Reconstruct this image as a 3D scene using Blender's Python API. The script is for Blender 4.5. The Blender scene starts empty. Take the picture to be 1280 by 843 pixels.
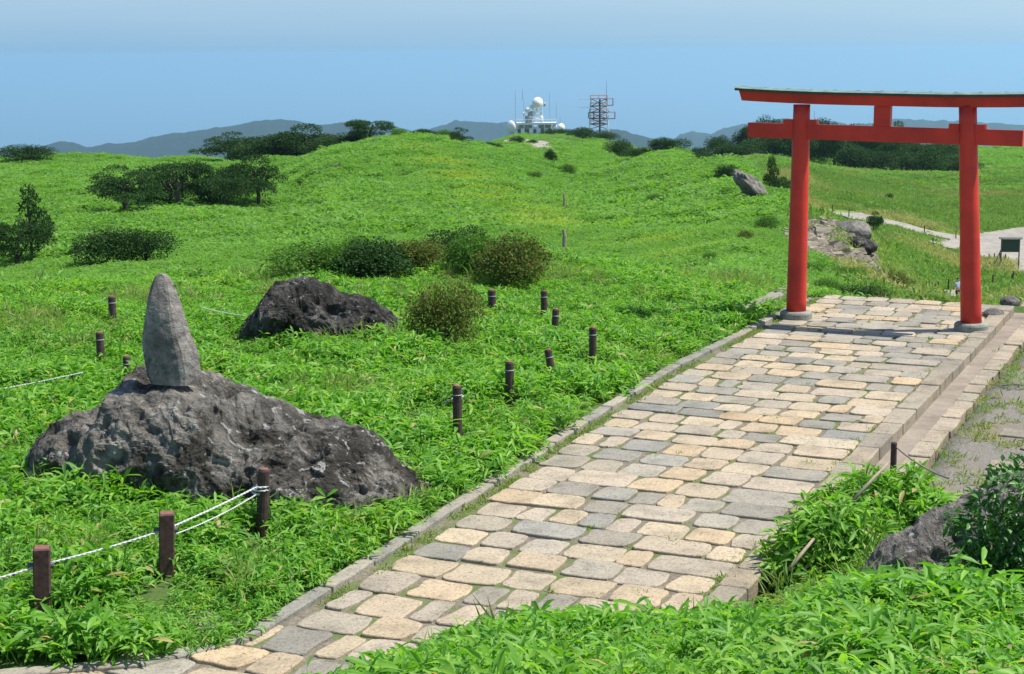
import bpy, bmesh, math, random
import numpy as np
from mathutils import Vector, Matrix
C = bpy.context.scene.collection
PI = math.pi
RNG = np.random.default_rng(7)
random.seed(7)

# ------------------------------------------------------------------ camera, sky, sun, exposure
EYE = 5.0
F, PITCH, ROLL = 2000.0, math.radians(10.1), math.radians(0.5)
cam_d = bpy.data.cameras.new('camera'); cam = bpy.data.objects.new('camera', cam_d); C.objects.link(cam)
cam_d.sensor_width = 36; cam_d.lens = 36*F/1280; cam_d.clip_start = 0.1; cam_d.clip_end = 400000
cam.location = (0, 0, EYE)
cam.rotation_euler = (Matrix.Rotation(PI/2-PITCH, 3, 'X') @ Matrix.Rotation(-ROLL, 3, 'Z')).to_euler()
bpy.context.scene.camera = cam
SUN_EL, SUN_AZ = math.radians(61), math.radians(3)     # azimuth measured from +X towards +Y
world = bpy.data.worlds.new('World'); bpy.context.scene.world = world; world.use_nodes = True
wn = world.node_tree.nodes; wl = world.node_tree.links
sky = wn.new('ShaderNodeTexSky'); sky.sky_type = 'NISHITA'; sky.sun_disc = False
sky.sun_elevation = SUN_EL; sky.sun_rotation = PI/2-SUN_AZ
sky.altitude = 1350; sky.air_density = 1.0; sky.dust_density = .35; sky.ozone_density = 1.5
bg = wn['Background']; bg.inputs['Strength'].default_value = 0.13
tc = wn.new('ShaderNodeTexCoord'); sp = wn.new('ShaderNodeSeparateXYZ'); wl.new(tc.outputs['Generated'], sp.inputs[0])
hr = wn.new('ShaderNodeValToRGB'); wl.new(sp.outputs['Z'], hr.inputs[0])          # a milky blue summer haze all round the horizon
hr.color_ramp.elements[0].position = .0; hr.color_ramp.elements[0].color = (.94, .94, .94, 1)
hr.color_ramp.elements[1].position = .5; hr.color_ramp.elements[1].color = (0, 0, 0, 1)
def wmath(op, a, b, c=None):
    n = wn.new('ShaderNodeMath'); n.operation = op
    for i, v in enumerate((a, b, c)):
        if v is None: continue
        if isinstance(v, (int, float)): n.inputs[i].default_value = v
        else: wl.new(v, n.inputs[i])
    return n.outputs[0]
cl = wn.new('ShaderNodeTexNoise'); cl.inputs['Scale'].default_value = 2.2; cl.inputs['Detail'].default_value = 5
mp = wn.new('ShaderNodeMapping'); mp.inputs['Scale'].default_value = (1, 1, 14); wl.new(tc.outputs['Generated'], mp.inputs[0]); wl.new(mp.outputs[0], cl.inputs['Vector'])
sunward = wmath('MULTIPLY_ADD', sp.outputs['X'], .85, .5)                  # paler towards the sun
sunward = wmath('MULTIPLY_ADD', cl.outputs['Fac'], .5, wmath('SUBTRACT', sunward, .25))
hc = wn.new('ShaderNodeValToRGB'); wl.new(sunward, hc.inputs[0])
hc.color_ramp.elements[0].position = .1; hc.color_ramp.elements[0].color = (.37, .59, .84, 1)
hc.color_ramp.elements[1].position = .9; hc.color_ramp.elements[1].color = (.62, .82, 1, 1)
lo = wn.new('ShaderNodeValToRGB'); wl.new(wmath('MULTIPLY_ADD', cl.outputs['Fac'], .022, wmath('SUBTRACT', sp.outputs['Z'], .011)), lo.inputs[0])
lo.color_ramp.elements[0].position = -0.0; lo.color_ramp.elements[0].color = (.64, .85, 1.0, 1)
lo.color_ramp.elements[1].position = .06; lo.color_ramp.elements[1].color = (1, 1, 1, 1)
hx = wn.new('ShaderNodeMix'); hx.data_type = 'RGBA'; hx.blend_type = 'MULTIPLY'; hx.inputs[0].default_value = 1; wl.new(hc.outputs[0], hx.inputs[6]); wl.new(lo.outputs[0], hx.inputs[7])
hm = wn.new('ShaderNodeVectorMath'); hm.operation = 'SCALE'; wl.new(hx.outputs[2], hm.inputs[0]); hm.inputs['Scale'].default_value = 4.1
mx = wn.new('ShaderNodeMix'); mx.data_type = 'RGBA'; wl.new(hr.outputs[0], mx.inputs[0]); wl.new(sky.outputs[0], mx.inputs[6]); wl.new(hm.outputs[0], mx.inputs[7])
wl.new(mx.outputs[2], bg.inputs[0])
sun_d = bpy.data.lights.new('sun', 'SUN'); sun = bpy.data.objects.new('sun', sun_d); C.objects.link(sun)
sun_d.energy = 4.5; sun_d.angle = math.radians(0.5); sun_d.color = (1, 0.955, 0.88)
sdir = Vector((math.cos(SUN_AZ)*math.cos(SUN_EL), math.sin(SUN_AZ)*math.cos(SUN_EL), math.sin(SUN_EL)))
sun.rotation_euler = sdir.to_track_quat('Z', 'Y').to_euler()
vs = bpy.context.scene.view_settings
vs.view_transform = 'Standard'; vs.look = 'None'; vs.gamma = 1; vs.exposure = 0.6; vs.use_curve_mapping = False
bpy.context.scene.cycles.max_bounces = 6
bpy.context.scene.cycles.volume_bounces = 1
bpy.context.scene.cycles.transparent_max_bounces = 6

# ------------------------------------------------------------------ small maths
def ray(px, py):                       # direction of a sight line through the photograph (for surveying the place)
    u, v = px-640, 421.5-py
    c, s = math.cos(ROLL), math.sin(ROLL)
    u, v = (u*c+v*s)/F, (-u*s+v*c)/F
    return (u, math.cos(PITCH)+v*math.sin(PITCH), -math.sin(PITCH)+v*math.cos(PITCH))
def onz(px, py, z=0.0):
    d = ray(px, py); k = (z-EYE)/d[2]
    return (d[0]*k, d[1]*k)
def atr(px, py, r):
    d = ray(px, py); k = r/math.hypot(d[0], d[1])
    return (d[0]*k, d[1]*k, EYE+d[2]*k)
_H = np.random.default_rng(3).random(65536)
def _h(ix, iy, iz): return _H[(ix*7919+iy*104729+iz*1299721) & 65535]
def vnoise(x, y, z=0.0):
    x = np.asarray(x, float); y = np.asarray(y, float); z = np.asarray(z, float)+0*x
    ix, iy, iz = np.floor(x).astype(int), np.floor(y).astype(int), np.floor(z).astype(int)
    fx, fy, fz = x-ix, y-iy, z-iz
    fx, fy, fz = [f*f*(3-2*f) for f in (fx, fy, fz)]
    r = 0
    for a in (0, 1):
        for b in (0, 1):
            for c in (0, 1):
                r = r + _h(ix+a, iy+b, iz+c)*(fx if a else 1-fx)*(fy if b else 1-fy)*(fz if c else 1-fz)
    return r*2-1
def fbm(x, y, z=0.0, o=4):
    s, a, t = 0, 1, 0
    for k in range(o):
        s = s + a*vnoise(x*2**k+17*k, y*2**k+5*k, np.asarray(z)*2**k); t += a; a *= .5
    return s/t
def sstep(a, b, x):
    t = np.clip((x-a)/(b-a), 0, 1); return t*t*(3-2*t)

# ------------------------------------------------------------------ materials
def mat(name, base=(.5,.5,.5), rough=.8, spec=.3):
    m = bpy.data.materials.new(name); m.use_nodes = True
    b = m.node_tree.nodes['Principled BSDF']
    b.inputs['Base Color'].default_value = (*base, 1); b.inputs['Roughness'].default_value = rough
    b.inputs['Specular IOR Level'].default_value = spec
    return m
def N(m, t, **kw):
    n = m.node_tree.nodes.new(t)
    for k, v in kw.items():
        if k in n.inputs: n.inputs[k].default_value = v
        else: setattr(n, k, v)
    return n
def LK(m, a, b): m.node_tree.links.new(a, b)
def ramp(m, fac, stops):
    r = N(m, 'ShaderNodeValToRGB'); e = r.color_ramp.elements
    while len(e) < len(stops): e.new(.5)
    for el, (p, c) in zip(e, stops): el.position = p; el.color = (*c, 1)
    LK(m, fac, r.inputs[0]); return r.outputs[0]
def mix(m, fac, a, b, mode='MIX'):
    n = N(m, 'ShaderNodeMix', data_type='RGBA', blend_type=mode)
    for sock, v in ((n.inputs[0], fac), (n.inputs[6], a), (n.inputs[7], b)):
        if isinstance(v, (int, float)): sock.default_value = v
        elif isinstance(v, tuple): sock.default_value = (*v, 1)
        else: LK(m, v, sock)
    return n.outputs[2]
def coord(m, world_pos=False):
    return N(m, 'ShaderNodeNewGeometry').outputs['Position'] if world_pos else N(m, 'ShaderNodeTexCoord').outputs['Object']
def noise(m, vec, scale, detail=4, rough=.55, dist=0):
    n = N(m, 'ShaderNodeTexNoise', Scale=scale, Detail=detail, Roughness=rough, Distortion=dist)
    LK(m, vec, n.inputs['Vector']); return n.outputs['Fac']
def bump(m, h, strength=.5, dist=.02):
    b = N(m, 'ShaderNodeBump', Strength=strength, Distance=dist); LK(m, h, b.inputs['Height'])
    LK(m, b.outputs[0], m.node_tree.nodes['Principled BSDF'].inputs['Normal'])
def setc(m, c): LK(m, c, m.node_tree.nodes['Principled BSDF'].inputs['Base Color'])

def leaf_mat(name, dark, mid, light, dead=(.42,.34,.14), rough=.42, trans=.3, spec=.4, tint=(.3,.36,.035), deadamt=.02, big=.08):
    """leaf: colour varies per leaf ('tone'), per plant (random) and over the ground (world noise)."""
    m = mat(name, mid, rough, spec)
    at = N(m, 'ShaderNodeAttribute', attribute_name='tone').outputs['Fac']
    rnd = N(m, 'ShaderNodeObjectInfo').outputs['Random']
    w = noise(m, coord(m, True), big, 3)
    a = N(m, 'ShaderNodeMath', operation='MULTIPLY_ADD'); LK(m, rnd, a.inputs[0]); a.inputs[1].default_value = .35; LK(m, at, a.inputs[2])
    b = N(m, 'ShaderNodeMath', operation='MULTIPLY_ADD'); LK(m, w, b.inputs[0]); b.inputs[1].default_value = .5; LK(m, a.outputs[0], b.inputs[2])
    c = N(m, 'ShaderNodeMath', operation='MULTIPLY'); LK(m, b.outputs[0], c.inputs[0]); c.inputs[1].default_value = .56
    col = ramp(m, c.outputs[0], [(0.1, dark), (.5, mid), (.9, light)])
    gt = N(m, 'ShaderNodeMath', operation='GREATER_THAN'); LK(m, at, gt.inputs[0]); gt.inputs[1].default_value = 1-deadamt
    col = mix(m, gt.outputs[0], col, dead)
    ti = N(m, 'ShaderNodeAttribute', attribute_name='tint'); ti.attribute_type = 'INSTANCER'
    col = mix(m, ti.outputs['Fac'], col, tint)
    setc(m, col)
    p = m.node_tree.nodes['Principled BSDF']
    tr = N(m, 'ShaderNodeBsdfTranslucent')
    tc = mix(m, .65, col, (.9, 1, .25), 'MULTIPLY')
    sc = mix(m, 1.0, tc, (1.9, 1.9, 1.5), 'MULTIPLY'); LK(m, sc, tr.inputs[0])
    ms = N(m, 'ShaderNodeMixShader'); ms.inputs[0].default_value = trans
    LK(m, p.outputs[0], ms.inputs[1]); LK(m, tr.outputs[0], ms.inputs[2])
    LK(m, ms.outputs[0], m.node_tree.nodes['Material Output'].inputs[0])
    return m
M = {}
M['sasa'] = leaf_mat('bamboo_grass_leaf', (.045,.14,.012), (.12,.31,.028), (.27,.46,.065), rough=.5, trans=.4, spec=.35, deadamt=.006)
M['sasa_far'] = leaf_mat('far_bamboo_grass_leaf', (.07,.175,.03), (.135,.29,.045), (.21,.375,.07), rough=.6, trans=.38, spec=.25, deadamt=.003, big=.03)
M['meadow'] = leaf_mat('meadow_grass_blade', (.09,.19,.03), (.15,.27,.05), (.23,.34,.09), rough=.6, trans=.3, spec=.2, tint=(.34,.32,.14), big=.03)
M['shrub_dark'] = leaf_mat('dark_shrub_leaf', (.012,.034,.01), (.025,.065,.014), (.05,.115,.022), rough=.7, spec=.15, trans=.18, deadamt=.0)
M['shrub_mid'] = leaf_mat('green_shrub_leaf', (.035,.09,.014), (.07,.165,.022), (.13,.26,.04), rough=.7, spec=.15, trans=.25, deadamt=.0)
M['shrub_brown'] = leaf_mat('bronze_shrub_leaf', (.045,.075,.014), (.095,.145,.026), (.17,.21,.05), rough=.7, spec=.15, trans=.25, dead=(.15,.085,.035), deadamt=.12)
M['glossy'] = leaf_mat('glossy_shrub_leaf', (.025,.085,.018), (.06,.18,.03), (.14,.33,.05), rough=.42, trans=.16, spec=.35, deadamt=.0)
M['bark'] = mat('bark', (.09,.07,.05), .9)
setc(M['bark'], ramp(M['bark'], noise(M['bark'], coord(M['bark']), 9), [(.3, (.05,.04,.03)), (.7, (.15,.12,.095))]))

def rock_mat(name, dark, mid, light, lichen=(.33,.35,.33), scale=1.0, dist=.05, lich=.62, moss=.85):
    m = mat(name, mid, .9, .2); v = coord(m)
    n1 = noise(m, v, 1.6*scale, 8, .65, .4); n2 = noise(m, v, 9*scale, 6, .7); n3 = noise(m, v, 26*scale, 4, .7)
    c = ramp(m, n1, [(.32, dark), (.5, mid), (.68, light)])
    c = mix(m, .75, c, ramp(m, n2, [(.34, (.45,.42,.4)), (.5, (1,1,1)), (.7, (1.35,1.3,1.25))]), 'MULTIPLY')
    l = ramp(m, noise(m, v, 5.2*scale, 6, .6, 1.2), [(lich, (0,0,0)), (lich+.04, (1,1,1))])
    c = mix(m, ramp(m, noise(m, v, .9*scale, 6, .75, .8), [(.5, (0,0,0)), (.59, (moss, moss, moss))]), c, tuple(x*.8 for x in dark))
    c = mix(m, l, c, lichen)
    c = mix(m, ramp(m, n3, [(.66, (0,0,0)), (.7, (1,1,1))]), c, lichen)
    setc(m, c)
    vo = N(m, 'ShaderNodeTexVoronoi', Scale=7*scale); LK(m, v, vo.inputs['Vector'])
    a = N(m, 'ShaderNodeMath', operation='MULTIPLY_ADD'); LK(m, vo.outputs['Distance'], a.inputs[0]); a.inputs[1].default_value = .6; LK(m, n2, a.inputs[2])
    b = N(m, 'ShaderNodeMath', operation='ADD'); LK(m, a.outputs[0], b.inputs[0]); LK(m, n3, b.inputs[1])
    bump(m, b.outputs[0], .9, dist)
    return m
M['rock'] = rock_mat('lava_rock', (.025,.021,.015), (.15,.14,.12), (.29,.262,.225), lichen=(.33,.33,.3), lich=.6)
M['rock_dark'] = rock_mat('dark_lava_rock', (.012,.011,.009), (.045,.042,.037), (.13,.122,.108), lichen=(.2,.2,.185), lich=.6)
M['stele'] = rock_mat('standing_stone_rock', (.14,.125,.112), (.26,.235,.21), (.4,.365,.32), lichen=(.26,.31,.28), scale=1.6, dist=.035, lich=.6, moss=.15)
M['rock_pale'] = rock_mat('pale_rock', (.09,.083,.07), (.19,.172,.15), (.3,.272,.235), moss=.1)

def paint_mat(name, c, rough=.45, var=.25, sc=6.):
    m = mat(name, c, rough, .4); v = coord(m)
    n = noise(m, v, sc, 6, .6); setc(m, ramp(m, n, [(.3, tuple(x*(1-var) for x in c)), (.7, tuple(min(1, x*(1+var*.6)) for x in c))]))
    bump(m, noise(m, v, sc*7, 4), .25, .004); return m
M['red'] = paint_mat('vermilion_paint', (.6,.036,.018), .5, .32, 1.6)
M['copper'] = paint_mat('patinated_copper', (.16,.24,.2), .6, .45, 5)
M['roof_edge'] = paint_mat('dark_copper_edge', (.05,.065,.055), .6, .4, 5)
M['post'] = paint_mat('brown_post', (.075,.045,.04), .85, .5, 14)
M['post_sq'] = paint_mat('rusty_brown_post', (.1,.05,.042), .85, .55, 22)
M['post_top'] = paint_mat('reddish_post_top', (.22,.09,.07), .8, .3, 16)
M['rope'] = paint_mat('white_rope', (.55,.56,.55), .8, .2, 40)
M['rope_dark'] = paint_mat('weathered_rope', (.2,.17,.13), .9, .3, 60)
M['steel'] = paint_mat('grey_steel', (.38,.4,.4), .5, .15, 3)
M['steel_dark'] = paint_mat('dark_steel', (.12,.13,.13), .6, .3, 3)
M['white'] = paint_mat('white_panel', (.8,.8,.78), .5, .08, 3)
M['redsteel'] = paint_mat('faded_red_steel', (.38,.19,.15), .6, .3, 2)
M['board'] = paint_mat('dark_green_board', (.03,.06,.045), .4, .3, 6)
M['driftwood'] = paint_mat('weathered_wood', (.33,.26,.19), .85, .35, 15)
M['shirt'] = paint_mat('pale_blue_cloth', (.5,.6,.75), .9, .1, 8)
M['shorts'] = paint_mat('dark_cloth', (.02,.022,.03), .9, .2, 8)
M['skin'] = mat('skin', (.5,.3,.2), .6)
M['hair'] = mat('hair', (.015,.012,.01), .6)

def stone_mat(name, tint_from_object=True, base=(.4,.36,.3)):
    m = mat(name, base, .85, .25); v = coord(m, True)
    if tint_from_object: bc = N(m, 'ShaderNodeObjectInfo').outputs['Color']
    else:
        bc = ramp(m, noise(m, v, 1.2, 3), [(.35, tuple(x*.8 for x in base)), (.65, tuple(x*1.15 for x in base))])
    sp = noise(m, v, 30, 5, .75); pit = noise(m, v, 17, 5, .7, .8); lg = noise(m, v, 2.5, 4)
    c = mix(m, .8, bc, ramp(m, sp, [(.34, (.5,.48,.46)), (.48, (1,1,1)), (.72, (1.3,1.27,1.22))]), 'MULTIPLY')
    c = mix(m, ramp(m, pit, [(.33, (.85,.85,.85)), (.43, (0,0,0))]), c, (.13,.115,.09))
    c = mix(m, .7, c, ramp(m, lg, [(.32, (.62,.62,.6)), (.5, (.98,.97,.95)), (.65, (1.1,1.08,1.04))]), 'MULTIPLY')
    setc(m, c)
    a = N(m, 'ShaderNodeMath', operation='ADD'); LK(m, sp, a.inputs[0]); LK(m, pit, a.inputs[1])
    bump(m, a.outputs[0], .6, .015); return m
M['paver'] = stone_mat('paving_stone')
M['curb'] = stone_mat('curb_stone')
M['scree_stone'] = stone_mat('scree_stone', False, (.3,.26,.2))
m = M['mortar'] = mat('joint_soil', (.16,.14,.1), .95); v = coord(m, True)
c = ramp(m, noise(m, v, 22, 4), [(.3, (.12,.1,.075)), (.7, (.25,.215,.16))])
c = mix(m, ramp(m, noise(m, v, 1.7, 5, .65), [(.44, (0,0,0)), (.6, (1,1,1))]), c, (.11,.15,.04)); setc(m, c)
bump(m, noise(m, v, 40), .8, .02)
m = M['gravel'] = mat('gravel', (.3,.28,.25), .95); v = coord(m, True)
c = ramp(m, noise(m, v, 34, 5, .75), [(.3, (.1,.092,.078)), (.5, (.2,.18,.15)), (.72, (.32,.29,.25))])
c = mix(m, ramp(m, noise(m, v, .9, 4), [(.45, (0,0,0)), (.7, (.6,.6,.6))]), c, (.22,.165,.095)); setc(m, c); bump(m, noise(m, v, 45, 4), .9, .02)
m = M['pale_gravel'] = mat('pale_gravel', (.5,.46,.4), .95); v = coord(m, True)
setc(m, ramp(m, noise(m, v, .8, 6, .7), [(.3, (.22,.2,.165)), (.7, (.36,.325,.27))]))
m = M['gutter'] = mat('gutter_concrete', (.24,.2,.16), .9); v = coord(m, True)
setc(m, mix(m, .6, ramp(m, noise(m, v, 1.6, 6, .65), [(.3, (.17,.14,.11)), (.7, (.33,.28,.22))]), ramp(m, noise(m, v, 25, 3), [(.3, (.8,.8,.8)), (.7, (1.15,1.15,1.15))]), 'MULTIPLY')); bump(m, noise(m, v, 30), .4, .01)
# ground: soil and low growth; attributes 'dry' and 'scree' laid on the terrain
m = M['ground'] = mat('ground', (.06,.09,.03), .95); v = coord(m, True)
c = mix(m, noise(m, v, 3.5, 5), (.045,.075,.018), (.09,.15,.035))
c = mix(m, ramp(m, noise(m, v, .06, 5), [(.4, (0,0,0)), (.65, (.6,.6,.6))]), c, (.1,.15,.03))
g = N(m, 'ShaderNodeAttribute', attribute_name='meadow').outputs['Fac']
c = mix(m, g, c, ramp(m, noise(m, v, .35, 6, .7), [(.3, (.1,.2,.04)), (.55, (.17,.26,.06)), (.75, (.3,.3,.14))]))
s_ = N(m, 'ShaderNodeAttribute', attribute_name='scree').outputs['Fac']
c = mix(m, s_, c, ramp(m, noise(m, v, 1.6, 8, .75), [(.3, (.13,.1,.07)), (.5, (.26,.215,.16)), (.7, (.37,.33,.27))]))
setc(m, c); bump(m, noise(m, v, 6, 5), .8, .12)

# ------------------------------------------------------------------ object helpers
def link(name, verts, faces, material=None, parent=None, smooth=False, at=None):
    me = bpy.data.meshes.new(name)
    me.from_pydata([tuple(map(float, v)) for v in verts], [], [tuple(map(int, f)) for f in faces])
    if material: me.materials.append(material)
    if smooth: me.polygons.foreach_set('use_smooth', [True]*len(me.polygons))
    me.update()
    o = bpy.data.objects.new(name, me); C.objects.link(o)
    if parent: o.parent = parent
    if at is not None: o.location = at
    return o
def tag(o, label=None, cat=None, group=None, kind=None):
    if label: o['label'] = label
    if cat: o['category'] = cat
    if group: o['group'] = group
    if kind: o['kind'] = kind
    return o
def empty(name, loc, rz=0):
    o = bpy.data.objects.new(name, None); C.objects.link(o); o.location = loc; o.rotation_euler = (0, 0, rz); o.empty_display_size = .2
    return o
def copy_tree(o, parent=None):
    c = o.copy(); C.objects.link(c); c.parent = parent
    for ch in list(o.children): copy_tree(ch, c)
    return c
class MB:
    def __init__(s): s.v = []; s.f = []
    def add(s, vs_, fs):
        k = len(s.v); s.v += [tuple(x) for x in vs_]; s.f += [tuple(i+k for i in f) for f in fs]
    def box(s, a, b, bev=0):
        (x0, y0, z0), (x1, y1, z1) = a, b
        s.add([(x0,y0,z0),(x1,y0,z0),(x1,y1,z0),(x0,y1,z0),(x0,y0,z1),(x1,y0,z1),(x1,y1,z1),(x0,y1,z1)],
              [(0,3,2,1),(4,5,6,7),(0,1,5,4),(1,2,6,5),(2,3,7,6),(3,0,4,7)])
    def tube(s, pts, radii, n=8, cap=True):
        pts = [Vector(p) for p in pts]
        if not hasattr(radii, '__len__'): radii = [radii]*len(pts)
        k = len(s.v)
        for i, p in enumerate(pts):
            t = (pts[min(i+1, len(pts)-1)]-pts[max(i-1, 0)]).normalized()
            a = t.cross(Vector((0,0,1)) if abs(t.z) < .9 else Vector((1,0,0))).normalized(); b = t.cross(a)
            for j in range(n):
                w = 2*PI*j/n; s.v.append(tuple(p+(a*math.cos(w)+b*math.sin(w))*radii[i]))
        for i in range(len(pts)-1):
            for j in range(n):
                q = k+i*n; s.f.append((q+j, q+(j+1) % n, q+n+(j+1) % n, q+n+j))
        if cap:
            s.f.append(tuple(k+j for j in range(n))[::-1]); s.f.append(tuple(k+(len(pts)-1)*n+j for j in range(n)))
    def lathe(s, prof, n=24, center=(0, 0, 0)):
        k = len(s.v)
        for r, z in prof:
            for j in range(n):
                w = 2*PI*j/n; s.v.append((center[0]+r*math.cos(w), center[1]+r*math.sin(w), center[2]+z))
        for i in range(len(prof)-1):
            for j in range(n):
                q = k+i*n; s.f.append((q+j, q+(j+1) % n, q+n+(j+1) % n, q+n+j))
        s.f.append(tuple(k+j for j in range(n))[::-1]); s.f.append(tuple(k+(len(prof)-1)*n+j for j in range(n)))
    def build(s, name, m_, parent=None, smooth=False, at=None): return link(name, s.v, s.f, m_, parent, smooth, at)

# ------------------------------------------------------------------ lie of the land
D_ = np.array((.42, .9075)); N_ = np.array((.9075, -.42))
def st(x, y): return x*D_[0]+y*D_[1], x*N_[0]+y*N_[1]+7.97
def xy(s, t): t = t-7.97; return (s*D_[0]+t*N_[0], s*D_[1]+t*N_[1])
S_END = 31.9
_le = [st(*onz(*p)) for p in ((-60, 856), (60, 850), (131, 843), (285, 820), (354, 778), (440, 725), (600, 620), (720, 540), (840, 465), (975, 396))]
LEFT = [(s, t) for s, t in _le] + [(S_END+.4, 0.0)]
LEFTW = [xy(s, t) for s, t in LEFT]
_ls = sorted((s, t) for s, t in LEFT)
def t_left(s): return np.interp(s, [a for a, b in _ls], [b for a, b in _ls])
COLS = {   # sight-line survey of the slopes: column -> distance : height in the picture where the ground shows
 0:   [(36,'z',-.1),(45,'z',-1.55),(60,'z',-3.8),(90,343),(120,300),(150,262),(200,226),(260,202)],
 150: [(36,'z',-.1),(45,'z',-1.55),(60,'z',-3.8),(85,334),(110,300),(135,268),(170,235),(220,216),(270,202)],
 300: [(36,'z',-.1),(45,'z',-1.55),(60,'z',-3.8),(90,320),(120,286),(150,252),(200,222),(240,211),(270,205)],
 352: [(37,'z',-.1),(45,'z',-1.55),(60,'z',-3.8),(90,319),(120,290),(150,262),(190,228),(240,206)],
 420: [(37,'z',-.1),(45,'z',-1.55),(60,'z',-3.8),(90,310),(120,266),(150,228),(185,199),(212,187)],
 530: [(38,'z',-.1),(45,'z',-1.55),(60,'z',-3.8),(90,310),(130,250),(170,205),(200,181),(225,172)],
 640: [(38,'z',-.1),(45,'z',-1.55),(60,'z',-3.8),(90,302),(130,250),(170,215),(200,198),(240,185),(300,183),(345,176),(500,171)],
 740: [(38,'z',-.1),(45,'z',-1.55),(60,'z',-3.8),(90,302),(130,262),(170,232),(200,215),(250,197),(300,187),(400,179),(500,173)],
 850: [(37,'z',-.2),(45,'z',-1.55),(60,'z',-3.8),(80,310),(110,270),(140,235),(170,208),(200,190),(230,184),(260,'z',-16),(330,'z',-24),(400,198)],
 930: [(36,'z',-.3),(70,316),(90,285),(120,240),(140,215),(160,201),(185,'z',-12),(240,'z',-21),(300,213),(400,199)],
 975: [(36,'z',-.5),(60,345),(78,318),(90,285),(104,257),(113,243),(128,'z',-8.5),(160,'z',-14),(200,238),(300,212),(400,200)],
 1040:[(36,'z',-.8),(60,368),(78,340),(84,322),(92,283),(95,278),(112,'z',-8.5),(160,'z',-13.5),(200,262),(300,226),(400,204)],
 1100:[(36,'z',-.9),(70,373),(86,352),(95,318),(110,'z',-9.3),(130,311),(165,288),(200,272),(300,232),(400,204),(440,192)],
 1200:[(36,'z',-1.1),(70,'z',-6.5),(118,374),(140,345),(165,325),(190,300),(230,270),(300,235),(400,200),(470,188)],
 1280:[(36,'z',-1.0),(60,'z',-4.5),(118,360),(165,332),(190,300),(230,275),(300,230),(400,197),(460,187)],
}
_cols = []
for px, kn in sorted(COLS.items()):
    rs, zs = [20., 30.], [0., 0.]
    for k in kn:
        if k[1] == 'z': rs.append(k[0]); zs.append(k[2])
        else: rs.append(k[0]); zs.append(atr(px, k[1], k[0])[2])
    r0, z0 = rs[-1], zs[-1]
    for q, dz in ((1.25, -.16), (1.8, -.2)): rs.append(r0*q); zs.append(zs[-1]+dz*(rs[-1]-rs[-2]))
    for r_, z_ in ((1600, -230), (3000, -800), (5000, -1330), (9000, -1400)): rs.append(r_); zs.append(z_)
    _cols.append((math.atan2(*ray(px, 250)[:2]), np.array(rs, float), np.array(zs)))
RG = np.exp(np.linspace(math.log(20), math.log(9000), 500))
def pchip(x, y, q):
    h = np.diff(x); d = np.diff(y)/h; m_ = np.zeros(len(x)); m_[0], m_[-1] = d[0], d[-1]
    for i in range(1, len(x)-1):
        if d[i-1]*d[i] > 0: m_[i] = (h[i-1]+h[i])/( (h[i])/d[i-1]*1.0+(h[i-1])/d[i]) if False else 2*d[i-1]*d[i]/(d[i-1]+d[i])
    i = np.clip(np.searchsorted(x, q)-1, 0, len(x)-2); t = (q-x[i])/h[i]
    return y[i]*(1+2*t)*(1-t)**2+h[i]*m_[i]*t*(1-t)**2+y[i+1]*t*t*(3-2*t)+h[i]*m_[i+1]*t*t*(t-1)
TAB = np.array([pchip(np.log(r), z, np.log(RG)) for _, r, z in _cols])
AZC = np.array([c[0] for c in _cols])
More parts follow.
